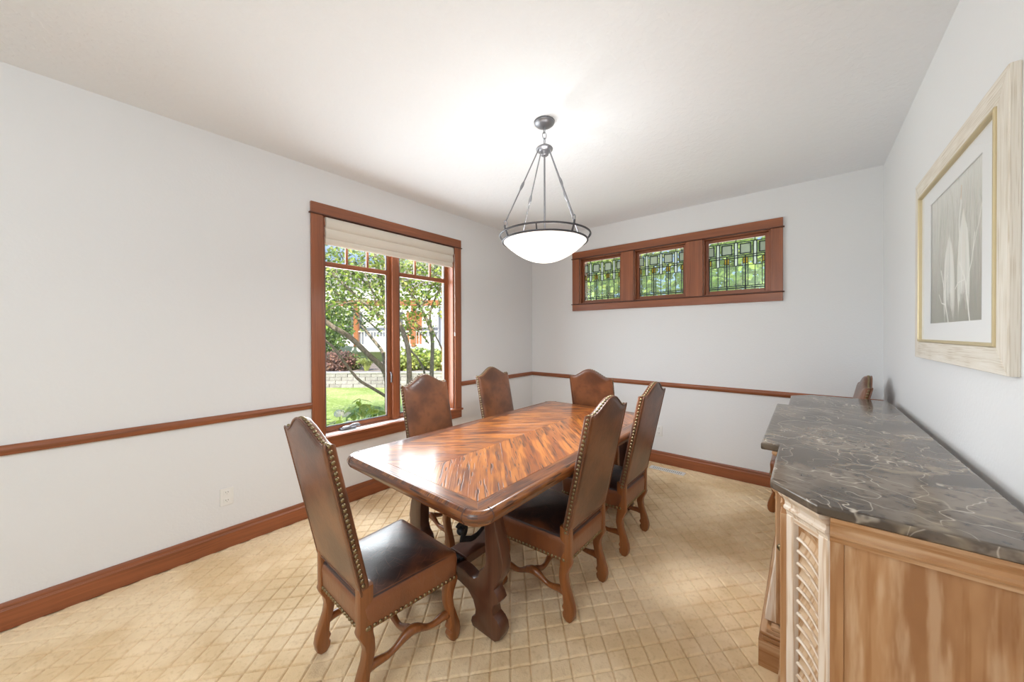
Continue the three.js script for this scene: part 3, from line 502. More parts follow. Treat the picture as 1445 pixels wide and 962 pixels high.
  for (const s of [1, -1]) for (const sx of [-1, 1]) {
    let g = legG(s); if (s < 0) { const idx = []; const p = g.attributes.position.array; for (let i = 0; i < p.length; i += 9) for (let k = 0; k < 3; k++) { const q = p[i + 3 + k]; p[i + 3 + k] = p[i + 6 + k]; p[i + 6 + k] = q; } }
    g.deleteAttribute('normal'); g = toCreasedNormals(g, 0.75);
    g.translate(sx * (s > 0 ? 0.208 : 0.184), 0, s * 0.196); part('leg', boxUV(g, 'y', rr(0, 2), rr(0, 2)), M.legWood, c);
  }
  const wave = (t) => 0.118 + 0.036 * Math.sin(Math.PI * t) + 0.013 * Math.cos(4 * Math.PI * t);
  const fat = (t) => 0.0165 + 0.0045 * Math.cos(4 * Math.PI * (t - 0.5)) * (0.4 + 0.6 * Math.sin(Math.PI * t));
  for (const sx of [-1, 1]) { const p = []; for (let k = 0; k <= 14; k++) { const t = k / 14; p.push([sx * (0.184 + 0.024 * t), wave(t), -0.185 + 0.37 * t]); } part('stretcher', tube(p, fat, 34, 8), M.legWood, c); }
  { const p = []; for (let k = 0; k <= 14; k++) { const t = k / 14; p.push([-0.196 + 0.392 * t, 0.145 + 0.016 * Math.cos(4 * Math.PI * t) + 0.01 * Math.sin(Math.PI * t), 0.0]); } part('stretcher', tube(p, fat, 34, 8), M.legWood, c); }
  return c;
}
const chair = makeChair('leather dining chair at the table end away from the leaded windows');
chair.position.set(1.500, 0, 3.145); chair.rotation.y = Math.PI - 0.02;
copyOf(chair, [1.866, 0, 2.315], -Math.PI / 2, 'leather dining chair on the buffet side of the table, farther from the leaded windows');
copyOf(chair, [1.872, 0, 1.640], -Math.PI / 2, 'leather dining chair on the buffet side of the table, nearer the leaded windows');
copyOf(chair, [0.985, 0, 2.312], Math.PI / 2, 'leather dining chair backed against the double window, seat under the table');
copyOf(chair, [0.985, 0, 1.525], Math.PI / 2, 'leather dining chair between the double window and the room corner');
copyOf(chair, [1.492, 0, 0.800], 0, 'leather dining chair at the table end under the leaded windows');
copyOf(chair, [2.985, 0, 0.335], -Math.PI / 2, 'leather dining chair in the corner beyond the buffet, mostly hidden by it');

// ---------------------------------------------------------------- buffet with marble top
{
  const TOPY = 0.965, TH = 0.030;
  const plan = [[3.402, 0.605], [3.402, 2.776], [3.002, 2.776], [2.893, 2.655], [2.893, 2.222], [2.834, 2.222], [2.834, 1.165], [2.893, 1.165], [2.893, 0.735], [3.002, 0.605]];
  const s = extrude(plan.map(([x, z]) => [x, z]), TH, 0.008, false, 4); s.rotateX(Math.PI / 2); s.translate(0, TOPY, 0);
  solo('marble_top', boxUV(s, 'z'), M.marble, 'polished brown grey marble slab with white veins on the buffet', 'countertop');
  const b = thing('buffet_cabinet', 'limed wood breakfront buffet with carved canted corners under the marble', 'cabinet', [0, 0, 0]);
  const xb = 3.380, zN = 2.742, zF = 0.648, xs = 2.936, xcen = 2.912;
  const body = [[xb, zN], [3.028, zN], [xs, 2.632], [xs, 2.186], [xcen, 2.186], [xcen, 1.201], [xs, 1.201], [xs, 0.758], [3.028, zF], [xb, zF]];
  const g = extrude(body.map(([x, z]) => [x, z]).reverse(), 0.935 - 0.02, 0, false, 1); g.rotateX(Math.PI / 2); g.translate(0, 0.935, 0);
  // carcass, drawn a little inside so that panels and mouldings stand proud of it
  const inner = [[xb, zN - 0.02], [3.036, zN - 0.02], [xs + 0.014, 2.624], [xs + 0.014, 2.172], [xcen + 0.014, 2.172], [xcen + 0.014, 1.215], [xs + 0.014, 1.215], [xs + 0.014, 0.766], [3.036, zF + 0.02], [xb, zF + 0.02]];
  const gi = extrude(inner.slice().reverse(), 0.90, 0, false, 1); gi.rotateX(Math.PI / 2); gi.translate(0, 0.925, 0);
  part('carcass', boxUV(gi, 'y'), M.limed, b);
  const crownP = [[-0.02, 0.935], [0.030, 0.935], [0.030, 0.926], [0.026, 0.919], [0.016, 0.912], [0.010, 0.902], [0.010, 0.892], [0.014, 0.887], [0.014, 0.880], [0.006, 0.872], [0.004, 0.862], [-0.02, 0.858]];
  const path = body.slice().reverse();   // outside lies on the right hand when walked in this order
  const seg = (a, c2, prof, m, name) => part(name, moulding(path.slice(a, c2), prof, false, 0.45, 'x'), m, b);
  seg(0, 2, crownP, M.limed, 'crown_moulding'); tag(seg(1, 3, crownP, M.white, 'crown_moulding'), 'whitewashed moulding over the carved corner'); seg(2, 8, crownP.map(([o, y]) => [o > 0 ? o * 1.35 : o, y]), M.limed, 'crown_moulding'); seg(7, 9, crownP, M.white, 'crown_moulding'); seg(8, 10, crownP, M.limed, 'crown_moulding');
  const plinthP = [[-0.02, 0.185], [0.004, 0.185], [0.006, 0.172], [0.016, 0.164], [0.030, 0.152], [0.034, 0.142], [0.030, 0.132], [0.026, 0.122], [0.038, 0.116], [0.038, 0.0], [-0.02, 0.0]];
  seg(0, 2, plinthP, M.limed, 'plinth'); seg(1, 3, plinthP, M.white, 'plinth'); seg(2, 4, plinthP, M.limed, 'plinth'); seg(6, 8, plinthP, M.limed, 'plinth'); part('plinth', join(span(2.823, 2.960, 0, 0.116, 1.197, 2.190, 'z', 0.002), span(2.836, 2.958, 0.116, 0.134, 1.199, 2.188, 'z', 0.004), span(2.828, 2.958, 0.134, 0.156, 1.197, 2.190, 'z', 0.010), span(2.850, 2.958, 0.156, 0.172, 1.199, 2.188, 'z', 0.003), span(2.866, 2.958, 0.172, 0.188, 1.199, 2.188, 'z', 0.005)), M.limed, b); seg(7, 9, plinthP, M.white, 'plinth'); seg(8, 10, plinthP, M.limed, 'plinth');
  // end panels: stiles, rails and a sunk field
  for (const [z, d] of [[zN, 1], [zF, -1]]) {
    const f = (x0, x1, y0, y1, o, gr) => span(x0, x1, y0, y1, Math.min(z, z - d * (0.026 - o)) , Math.max(z, z - d * (0.026 - o)) , gr, 0.002);
    part('end_stile', span(3.028, 3.056, 0.18, 0.865, Math.min(z - d * 0.024, z), Math.max(z - d * 0.024, z), 'y', 0.002), M.limed, b);
    part('end_stile', span(3.340, xb, 0.18, 0.865, Math.min(z - d * 0.024, z), Math.max(z - d * 0.024, z), 'y', 0.002), M.limed, b);
    part('end_panel', span(3.056, 3.340, 0.18, 0.865, Math.min(z - d * 0.024, z - d * 0.009), Math.max(z - d * 0.024, z - d * 0.009), 'y', 0.002), M.limed, b);
  }
  // canted corners with a carved run of overlapping leaves
  for (const [A, B] of [[body[1], body[2]], [body[8], body[7]]]) {
    const ux = A[0] - B[0], uz = A[1] - B[1], len = Math.hypot(ux, uz), e = V(ux / len, 0, uz / len), out = V(-Math.abs(e.z), 0, Math.sign(uz) * Math.abs(e.x)).normalize(), org = V(B[0], 0, B[1]);
    if (V(-e.z, 0, e.x).dot(out) < 0) { e.negate(); org.set(A[0], 0, A[1]); }
    const mtx = new THREE.Matrix4().makeBasis(e, V(0, 1, 0), out).setPosition(org);
    const add = (name, q, m, parent = pil) => part(name, q.applyMatrix4(mtx), m, parent);
    const pil = new THREE.Group(); pil.name = 'corner_pilaster'; b.add(pil);
    const y0 = 0.185, y1 = 0.862;
    add('pilaster_edge', span(0, 0.026, y0, y1, -0.016, 0.006, 'y', 0.003), M.white);
    add('pilaster_edge', span(len - 0.030, len, y0, y1, -0.016, 0.006, 'y', 0.003), M.white);
    add('pilaster_back', span(0.026, len - 0.030, y0, y1, -0.020, -0.012, 'y', 0), M.limed);
    add('pilaster_cap', span(0.026, len - 0.030, y1 - 0.016, y1, -0.016, 0.004, 'x', 0.003), M.white);
    const w0 = 0.036, w1 = len - 0.031, W = w1 - w0, pitch = 0.0375;
    for (let k = 0; k < 21; k++) {   // one carved leaf: a hollow crescent that falls to the outer side, with a raised lip below
      const yt = y1 - 0.020 - k * pitch, pos = [], idx = [], nu = 10, nv = 4, lip = [], edge = (u, v) => Math.max(y0 + 0.004, yt - 0.036 * Math.pow(u, 2.2) - v * pitch);
      for (let j = 0; j <= nv; j++) for (let i = 0; i <= nu; i++) { const u = i / nu, v = j / nv; pos.push(w0 + W * u, edge(u, v), -0.011 + 0.009 * v * v - 0.003 * Math.sin(v * Math.PI)); }
      for (let j = 0; j < nv; j++) for (let i = 0; i < nu; i++) { const a = j * (nu + 1) + i, c = a + 1, d = a + nu + 1, f = d + 1; idx.push(a, d, f, a, f, c); }
      for (let i = 0; i <= nu; i++) { const u = i / nu; lip.push([w0 + W * u, edge(u, 1), -0.0015]); }
      if (edge(0, 1) <= y0 + 0.006) continue;
      const q = new THREE.BufferGeometry(); q.setAttribute('position', new THREE.Float32BufferAttribute(pos, 3)); q.setIndex(idx); q.computeVertexNormals();
      const leaf = add('carved_leaf', boxUV(q, 'y', rr(0, 1), rr(0, 1)), M.washed);
      add('lip', tube(lip, (t) => 0.0052 - 0.0022 * t, 10, 6), M.white, leaf);
    }
  }
  // centre doors, hinges and flared consoles
  const dz0 = 1.205, dz1 = 2.176, zm = (dz0 + dz1) / 2;
  for (const [a, c2, hz, s2] of [[zm + 0.002, dz1, dz1, 1], [dz0, zm - 0.002, dz0, -1]]) {
    const d = part('door', span(xcen - 0.030, xcen - 0.001, 0.200, 0.850, a, c2, 'y', 0.004), M.limed, b);
    part('door_panel', span(xcen - 0.036, xcen - 0.029, 0.27, 0.78, a + 0.07, c2 - 0.07, 'y', 0.004), M.limed, d);
    part('knob', sphere(0.014, xcen - 0.046, 0.56, s2 > 0 ? a + 0.03 : c2 - 0.03, 12, 8), M.brass, d);
    for (const y of [0.755, 0.335]) part('hinge', join(cyl(0.0045, 0.0045, 0.055, xcen + 0.001, y, hz + s2 * 0.006, 8), sphere(0.006, xcen + 0.001, y - 0.031, hz + s2 * 0.006, 8, 5)), M.darkMetal, d);
    const cz = s2 > 0 ? c2 - 0.085 : a + 0.015;
    const g2 = extrude([[0.01, 0.66], [0, 0.655], [-0.002, 0.58], [-0.008, 0.46], [-0.020, 0.36], [-0.034, 0.26], [-0.042, 0.19], [0.01, 0.19]].reverse(), 0.07, 0.004, false, 1); g2.translate(xcen - 0.028, 0, cz);
    tag(part('console', boxUV(toCreasedNormals(g2, 0.6), 'y'), M.white, d), 'whitewashed flared console');
  }
  for (const [a, c2] of [[2.196, 2.622], [0.768, 1.191]]) { const d = part('door', span(xs - 0.020, xs + 0.012, 0.200, 0.850, a + 0.01, c2 - 0.01, 'y', 0.004), M.limed, b); part('knob', sphere(0.014, xs - 0.034, 0.56, a + 0.05, 12, 8), M.brass, d); }
}

// ---------------------------------------------------------------- framed picture
{
  const p = thing('framed_picture', 'large framed print of two pale birds among branches in white mat', 'picture', [ROOM_W, 0, 0]);
  const z0 = 1.205, z1 = 2.325, y0 = 1.292, y1 = 2.188, fw = 0.082, ft = 0.024;
  const rail = (name, pts, m, d, gr, x1) => { const g = extrude(pts, d, 0.003, false, 1); g.rotateY(-Math.PI / 2); g.translate(x1, 0, 0); return part(name, boxUV(g, gr), m, p); };
  const mit = (o) => [[z0 + o, y0 + o], [z1 - o, y0 + o], [z1 - o, y1 - o], [z0 + o, y1 - o]];
  const o = mit(0), i = mit(fw);
  for (let k = 0; k < 4; k++) { const n = (k + 1) % 4; rail('frame_rail', [o[k], o[n], i[n], i[k]], M.frame, ft, k % 2 ? 'y' : 'z', 0); }
  const gi = mit(fw + 0.012); for (let k = 0; k < 4; k++) { const n = (k + 1) % 4; rail('gold_fillet', [i[k], i[n], gi[n], gi[k]], M.gold, 0.030, k % 2 ? 'y' : 'z', 0); }
  const a = { z0: 1.455, z1: 2.095, y0: 1.462, y1: 2.022 };
  const mg = extrude(gi, 0.004, 0.0008, false, 1, [[[a.z0, a.y0], [a.z0, a.y1], [a.z1, a.y1], [a.z1, a.y0]]]); mg.rotateY(-Math.PI / 2); mg.translate(-0.012, 0, 0); part('mat', boxUV(mg, 'z'), M.mat, p);
  // the print: two pale long-necked birds before misty reeds, bare branches below
  const cv = document.createElement('canvas'); cv.width = 640; cv.height = 560; const q = cv.getContext('2d');
  const bgd = q.createLinearGradient(0, 0, 0, 560); bgd.addColorStop(0, '#e4e3dc'); bgd.addColorStop(0.45, '#cfcdc2'); bgd.addColorStop(1, '#8f8c7d'); q.fillStyle = bgd; q.fillRect(0, 0, 640, 560);
  seed = 33; q.lineCap = 'round';
  for (let k = 0; k < 900; k++) { const x = rr(0, 640), y = rr(120, 600), l = rr(40, 190); q.strokeStyle = `rgba(${90 + rnd() * 60},${88 + rnd() * 55},${74 + rnd() * 50},${0.04 + 0.07 * y / 560})`; q.lineWidth = rr(2, 9); q.beginPath(); q.moveTo(x, y); q.quadraticCurveTo(x + rr(-20, 20), y - l / 2, x + rr(-30, 30), y - l); q.stroke(); }
  const plume = (cx, cy, w, h, n) => { for (let k = 0; k < n; k++) { const t = rr(-1, 1), x = cx + t * w, top = cy + Math.abs(t) * h * 0.25 + rr(0, 30); q.strokeStyle = `rgba(${232 + rnd() * 14},${231 + rnd() * 12},${222 + rnd() * 14},${rr(0.10, 0.28)})`; q.lineWidth = rr(3, 10); q.beginPath(); q.moveTo(x * 0.6 + cx * 0.4, top); q.quadraticCurveTo(x + t * 10, top + h * 0.5, cx + t * w * 0.75, top + h * rr(0.65, 0.95)); q.stroke(); } };
  plume(260, 190, 80, 290, 190); plume(430, 130, 74, 330, 210);
  q.strokeStyle = 'rgba(238,237,230,0.85)'; q.lineWidth = 16; q.beginPath(); q.moveTo(400, 250); q.quadraticCurveTo(368, 190, 398, 128); q.quadraticCurveTo(410, 104, 402, 92); q.stroke();
  q.strokeStyle = 'rgba(214,170,120,0.8)'; q.lineWidth = 6; q.beginPath(); q.moveTo(402, 92); q.lineTo(408, 44); q.stroke();
  q.strokeStyle = 'rgba(240,238,230,0.95)';
  const twig = (pts, w) => { q.lineWidth = w; q.beginPath(); q.moveTo(...pts[0]); for (const z of pts.slice(1)) q.lineTo(...z); q.stroke(); };
  twig([[255, 558], [215, 480], [185, 390], [150, 330]], 9); twig([[215, 480], [160, 470], [120, 430]], 5); twig([[200, 430], [235, 360]], 5);
  twig([[500, 556], [470, 460], [450, 400], [390, 330]], 11); twig([[462, 430], [520, 340], [545, 250]], 7); twig([[450, 400], [370, 405], [340, 425]], 5); twig([[530, 310], [590, 210], [620, 150]], 5);
  seed = 7;
  const ct = new THREE.CanvasTexture(cv); ct.colorSpace = THREE.SRGBColorSpace;
  const pg = new THREE.PlaneGeometry(a.z1 - a.z0 + 0.012, a.y1 - a.y0 + 0.012); pg.rotateY(-Math.PI / 2); pg.translate(-0.0105, (a.y0 + a.y1) / 2, (a.z0 + a.z1) / 2);
  part('print', pg, std({ map: ct, roughness: 0.8 }), p);
  part('backing', span(-0.010, -0.002, y0 + 0.02, y1 - 0.02, z0 + 0.02, z1 - 0.02, 'y', 0), M.frame, p);
  part('pane', span(-0.0205, -0.0185, y0 + fw + 0.004, y1 - fw - 0.004, z0 + fw + 0.004, z1 - fw - 0.004, 'y', 0), M.glass, p);
}

// ---------------------------------------------------------------- pendant lamp
{
  const LX = 1.725, LZ = 2.19, p = thing('pendant_lamp', 'pewter pendant lamp with a frosted glass bowl above the table', 'lamp', [LX, 0, LZ]);
  part('canopy', lathe([[0, 2.708], [0.012, 2.708], [0.030, 2.711], [0.050, 2.718], [0.061, 2.728], [0.065, 2.7395], [0, 2.7395]], 36), M.pewter, p);
  const link = (y, turn) => { const pts = []; for (let k = 0; k < 12; k++) { const a = k / 12 * Math.PI * 2, w = 0.012, h = 0.022; pts.push(V(Math.cos(a) * w * Math.cos(turn), y + Math.sin(a) * h, Math.cos(a) * w * Math.sin(turn))); } return tube(pts, 0.0026, 28, 6, true); };
  part('chain_link', link(2.690, 0.6), M.pewter, p); part('chain_link', link(2.655, 2.2), M.pewter, p); part('chain_link', link(2.618, 0.6), M.pewter, p);
  part('hub', lathe([[0, 2.596], [0.020, 2.595], [0.034, 2.588], [0.048, 2.578], [0.053, 2.570], [0.050, 2.562], [0.030, 2.560], [0.027, 2.550], [0.025, 2.534], [0.018, 2.529], [0, 2.529]], 32), M.pewter, p);
  part('stem', cyl(0.0055, 0.0055, 0.54, 0, 2.260, 0, 10), M.pewter, p);
  const R1 = 0.279, Y1 = 2.030, R2 = 0.262, Y2 = 1.993;
  part('top_ring', ring(R1, 0.0058, 0, Y1, 0, 96, 8), M.darkMetal, p);
  part('lower_ring', ring(R2, 0.0058, 0, Y2, 0, 96, 8), M.darkMetal, p);
  const dir = (deg) => { const a = deg * Math.PI / 180; return V(RGT.x * Math.cos(a) - Math.sin(YAW) * Math.sin(a), 0, RGT.z * Math.cos(a) - Math.cos(YAW) * Math.sin(a)); };
  for (let k = 0; k < 8; k++) { const d = dir(-60 + k * 45); part('strut', tube([[d.x * R1, Y1, d.z * R1], [d.x * (R1 + R2) / 2, (Y1 + Y2) / 2, d.z * (R1 + R2) / 2], [d.x * R2, Y2, d.z * R2]], 0.0042, 4, 6), M.darkMetal, p); }
  for (const deg of [-60, 30, 120, 210]) {
    const d = dir(deg), at = (r, y) => V(d.x * r, y, d.z * r);
    const a = at(0.044, 2.558), b = at(0.276, 2.078), m = (t) => a.clone().lerp(b, t);
    const rod = part('rod', tube([a, m(0.5), b], 0.0040, 6, 7), M.pewter, p);
    part('turnbuckle', tube([m(0.46), m(0.48), m(0.56), m(0.58)], (t) => 0.0045 + 0.0045 * Math.sin(Math.PI * clamp(t)), 12, 8), M.pewter, rod);
    const lp = []; for (let k = 0; k < 12; k++) { const an = k / 12 * Math.PI * 2; lp.push(at(0.279 + Math.cos(an) * 0.011, 2.066 + Math.sin(an) * 0.017)); } part('rod_link', tube(lp, 0.0028, 26, 6, true), M.pewter, rod);
    part('hook', tube([at(R1 + 0.006, 2.054), at(R1 + 0.004, 2.042), at(R1 - 0.001, 2.027), at(R2, 1.993)], 0.0058, 12, 7), M.darkMetal, rod);
  }
  const bowlO = [], bowlI = []; for (let k = 0; k <= 20; k++) { const t = k / 20, r = 0.256 * t, y = 1.866 + 0.124 * Math.pow(t, 2.05); bowlO.push([r, y]); bowlI.push([Math.max(0, r - 0.004 * t), y + 0.005 * (1 - 0.6 * t)]); }
  part('glass_bowl', lathe([...bowlO, [0.2565, 1.994], [0.2525, 1.994], ...bowlI.reverse()], 72), M.opal, p);
  for (const s of [-1, 1]) { part('lamp_bulb', sphere(0.028, s * 0.07, 1.955, s * 0.03, 16, 10, 1, 1.2, 1), M.bulb, p); const l = new THREE.PointLight(new THREE.Color(0.96, 0.975, 1.0), 0.23); l.position.set(s * 0.07, 1.955, s * 0.03); l.shadow.radius = 2; p.add(l); }
  areaLight(new THREE.Color(0.97, 0.98, 1.0), 32, 0.36, 0.36, [LX, 1.858, LZ], [LX, 0, LZ + 1e-4]);   // glow of the bowl on table and floor
  part('socket', join(cyl(0.014, 0.014, 0.05, -0.03, 1.985, -0.013, 10), cyl(0.014, 0.014, 0.05, 0.03, 1.985, 0.013, 10)), M.pewter, p);
}
// two globe lamps added behind the viewer as fill light for the room
for (const [z, label] of [[5.15, 'added white fill globe behind the viewer, nearer the dining table'], [6.5, 'added white fill globe behind the viewer, close to the plain wall']]) {
  const p = thing('added_fill_lamp', label, 'lamp', [2.5, ROOM_H, z], 0, 'added fill globes');
  part('canopy', lathe([[0, -0.030], [0.020, -0.030], [0.055, -0.018], [0.065, -0.0005], [0, -0.0005]], 28), M.pewter, p);
  part('stem', cyl(0.007, 0.007, 0.30, 0, -0.17, 0, 10), M.pewter, p);
  part('fill_lamp_globe', sphere(0.16, 0, -0.47, 0, 28, 18), std({ color: C(0.9, 0.9, 0.9), emissive: C(1, 0.95, 0.88), emissiveIntensity: 1.0 }), p);
  const l = new THREE.PointLight(new THREE.Color(0.87, 0.945, 1.0), 1.8); l.position.set(0, -0.47, 0); l.shadow.radius = 8; p.add(l);
}

// ---------------------------------------------------------------- the garden outside
const GY = -0.45;
const at = (px, py, d) => EYE.clone().addScaledVector(FWD, d).addScaledVector(RGT, (px - 722.5) / FOCAL * d).addScaledVector(UPV, -(py - 474.5) / FOCAL * d);
solo('ground', span(-45, 20, GY - 0.3, GY, -45, -0.25, 'x', 0), M.lawn, 'sunlit green lawn outside the windows', 'lawn', null, S);
solo('ground', span(-45, -0.25, GY - 0.3, GY, -0.25, 25, 'x', 0), M.lawn, 'sunlit green lawn beside the double window', 'lawn', null, S);
const leafGeo = (w, l, fold = 0.25) => { const g = new THREE.BufferGeometry(), h = w / 2; g.setAttribute('position', new THREE.Float32BufferAttribute([0, 0, 0, h * 0.8, h * fold, l * 0.3, h, h * fold, l * 0.55, 0, 0, l * 0.5, -h * 0.8, h * fold, l * 0.3, -h, h * fold, l * 0.55, 0, -l * 0.06, l], 3)); g.setIndex([0, 1, 3, 1, 2, 3, 2, 6, 3, 0, 3, 4, 4, 3, 5, 5, 3, 6]); g.computeVertexNormals(); return boxUV(g, 'z'); };
function leaves(name, parent, n, geo, mat, place, tint) {   // thousands of small leaves, too many to count
  const m = new THREE.InstancedMesh(geo, mat, n), q = new THREE.Quaternion(), e = new THREE.Euler(), mt = new THREE.Matrix4(), c = new THREE.Color();
  for (let k = 0; k < n; k++) { const [p, s] = place(k); e.set(rr(-1.4, 1.4), rr(0, 6.28), rr(-1.2, 1.2)); q.setFromEuler(e); m.setMatrixAt(k, mt.compose(p, q, V(s, s, s))); if (tint) { const v = rr(0.55, 1.35); m.setColorAt(k, c.setRGB(v * rr(0.9, 1.15), v, v * rr(0.7, 1.0))); } }
  m.name = name; m.userData.kind = 'stuff'; parent.add(m); return m;
}
const inBall = (c, rx, ry, rz) => { for (;;) { const x = rr(-1, 1), y = rr(-1, 1), z = rr(-1, 1), d = x * x + y * y + z * z; if (d < 1 && d > 0.15) return V(c.x + x * rx, c.y + y * ry, c.z + z * rz); } };
{ // garden tree with many slanting limbs
  const limb = (pts) => pts.map(([x, y, d]) => at(x, y, d));
  const L = [
    [[[548, 640, 5.2], [547, 575, 5.2], [543, 524, 5.15], [520, 500, 4.9], [490, 472, 4.6], [466, 458, 4.4], [440, 430, 4.2], [415, 395, 4.0]], 0.052, 0.026],
    [[[560, 640, 5.3], [549, 565, 5.2], [532, 551, 5.0], [506, 535, 4.8], [489, 514, 4.7], [463, 482, 4.5], [440, 468, 4.4]], 0.030, 0.012],
    [[[543, 520, 5.2], [540, 497, 5.3], [526, 478, 5.4], [512, 460, 5.5], [488, 422, 5.6], [470, 408, 5.7], [446, 380, 5.7]], 0.026, 0.012],
    [[[556, 500, 5.3], [545, 456, 5.2], [520, 432, 5.1], [488, 403, 5.0], [461, 379, 4.9], [430, 350, 4.8]], 0.032, 0.012],
    [[[552, 560, 5.5], [550, 470, 5.5], [541, 411, 5.4], [534, 380, 5.3], [527, 352, 5.2], [518, 300, 5.0]], 0.044, 0.028],
    [[[536, 424, 5.4], [516, 398, 5.3], [498, 384, 5.2], [478, 352, 5.1], [470, 330, 5.0]], 0.016, 0.007],
    [[[535, 466, 5.6], [512, 446, 5.7], [494, 432, 5.8], [474, 420, 5.9]], 0.014, 0.006],
    [[[586, 660, 5.0], [578, 548, 5.0], [576, 492, 5.0], [569, 468, 5.05], [560, 448, 5.1], [550, 405, 5.1], [546, 350, 5.0]], 0.044, 0.026],
    [[[606, 640, 5.6], [609, 528, 5.6], [609, 470, 5.6], [600, 446, 5.5], [588, 425, 5.4], [570, 399, 5.3], [562, 372, 5.2], [556, 330, 5.1]], 0.044, 0.014],
    [[[609, 468, 5.6], [607, 442, 5.5], [613, 424, 5.5], [622, 402, 5.4], [634, 370, 5.3]], 0.018, 0.009],
    [[[605, 484, 5.6], [592, 468, 5.5], [580, 458, 5.4], [564, 446, 5.3]], 0.012, 0.006],
    [[[602, 640, 5.8], [599, 526, 5.8], [590, 506, 5.8], [578, 492, 5.8], [566, 470, 5.8]], 0.026, 0.012],
    [[[630, 540, 5.7], [624, 494, 5.7], [613, 470, 5.7], [607, 455, 5.6]], 0.016, 0.010],
    [[[592, 432, 5.5], [603, 418, 5.6], [612, 390, 5.6], [615, 360, 5.6]], 0.014, 0.007],
  ];
  const t = thing('garden_tree', 'slanting many stemmed garden tree with pale bark seen through the window', 'tree', [0, 0, 0]);
  const spots = [];
  for (const [pts, r0, r1] of L) { const P = limb(pts); if (pts[0][1] >= 600) P[0].y = GY - 0.02; part('limb', tube(P, (u) => r0 + (r1 - r0) * u, 26, 8), M.bark, t); const c = new THREE.CatmullRomCurve3(P, false, 'centripetal'); for (let k = 0; k < 26; k++) { const q = c.getPointAt(0.35 + 0.65 * rnd()); if (q.y > 1.55) spots.push(q); } }
  const twigs = []; for (let k = 0; k < 120; k++) { const a = spots[Math.floor(rnd() * spots.length)], b = a.clone().add(V(rr(-0.5, 0.5), rr(-0.1, 0.5), rr(-0.5, 0.5))); twigs.push(tube([a, a.clone().lerp(b, 0.5).add(V(0, 0.04, 0)), b], 0.005, 4, 4)); spots.push(b, b); }
  tag(part('twigs', join(twigs), M.bark, t), null, null, null, 'stuff');
  const g = leafGeo(0.038, 0.064);
  const place = (rad) => () => { const a = spots[Math.floor(rnd() * spots.length)]; return [a.clone().add(V(rr(-1, 1) * rad, rr(-0.8, 0.8) * rad, rr(-1, 1) * rad)), rr(0.6, 1.3)]; };
  leaves('foliage', t, 3600, g, M.leafA, place(0.30), true);
  leaves('foliage', t, 1900, g, M.leafC, place(0.34), true);
  leaves('foliage', t, 1400, g, M.leafB, place(0.36), true);
}
{ // low block retaining wall with a planted bank behind it
  const A = at(380, 552, 12.4), B = at(760, 552, 12.4), dir = B.clone().sub(A).setY(0).normalize(), len = A.distanceTo(B), nrm = V(-dir.z, 0, dir.x);   // nrm points away from the house or toward it
  if (nrm.dot(FWD) < 0) nrm.negate();
  const w = thing('retaining_wall', 'low grey block retaining wall across the lawn', 'wall', [A.x, GY, A.z], Math.atan2(-dir.z, dir.x));
  const bg = new THREE.BoxGeometry(0.40, 0.115, 0.24), rows = 4, n = Math.floor(len / 0.42), m = new THREE.InstancedMesh(boxUV(bg, 'x'), M.stone, rows * n), mt = new THREE.Matrix4(), c = new THREE.Color();
  for (let r = 0; r < rows; r++) for (let k = 0; k < n; k++) { const i = r * n + k; mt.makeTranslation(0.2 + (k + (r % 2) * 0.5) * 0.42, 0.06 + r * 0.122, -0.15 - r * 0.012 + rr(-0.012, 0.012)); m.setMatrixAt(i, mt); const v = rr(0.75, 1.1); m.setColorAt(i, c.setRGB(v, v * 0.98, v * 0.98)); }
  m.name = 'block'; m.userData.kind = 'stuff'; w.add(m);
  part('cap', box(len, 0.06, 0.32, len / 2, 0.52, -0.20, 'x', 0.01), M.stone, w);
  const bed = thing('planting_bed', 'raised bed of pale mulch behind the retaining wall', 'garden bed', [A.x, GY, A.z], Math.atan2(-dir.z, dir.x), null, S);
  part('mulch', box(len, 0.50, 5.0, len / 2, 0.25, -2.80, 'x', 0), M.mulch, bed);
}
function shrub(name, label, c, rx, ry, n, mat, w, l, group) {
  const t = thing(name, label, 'shrub', [c.x, c.y, c.z], 0, group), o = V(0, ry * 0.8, 0);
  part('stem', join([-0.3, 0, 0.3].map((s) => tube([[s * 0.1, -0.05, 0], [s * rx * 0.5, ry * 0.6, s * 0.1], [s * rx, ry * 1.3, s * 0.2]], 0.012, 6, 5))), M.bark, t);
  leaves('foliage', t, n, leafGeo(w, l), mat, () => [inBall(o, rx, ry, rx), rr(0.7, 1.3)], true);
  return t;
}
const bedY = GY + 0.5;
const onBed = (px, py, d) => { const p = at(px, py, d); p.y = bedY; return p; };
shrub('spirea_shrub', 'dusky red leaved shrub behind the retaining wall', onBed(478, 525, 13.6), 0.75, 0.42, 1500, M.leafRed, 0.07, 0.10);
shrub('green_shrub', 'dark green shrub beside the red leaved one', onBed(496, 525, 13.9), 0.45, 0.36, 800, M.leafB, 0.07, 0.10);
{ const c = onBed(517, 527, 13.4), t = thing('ornamental_grass', 'bright green tuft of ornamental grass behind the retaining wall', 'grass', [c.x, c.y, c.z]); const bl = []; for (let k = 0; k < 160; k++) { const a = rr(0, 6.28), r = rr(0.05, 0.42); bl.push(tube([[Math.cos(a) * 0.06, 0, Math.sin(a) * 0.06], [Math.cos(a) * r * 0.5, rr(0.28, 0.42), Math.sin(a) * r * 0.5], [Math.cos(a) * r, rr(0.25, 0.5), Math.sin(a) * r]], 0.011, 4, 3)); } tag(part('blades', join(bl), M.leafC, t), null, null, null, 'stuff'); }
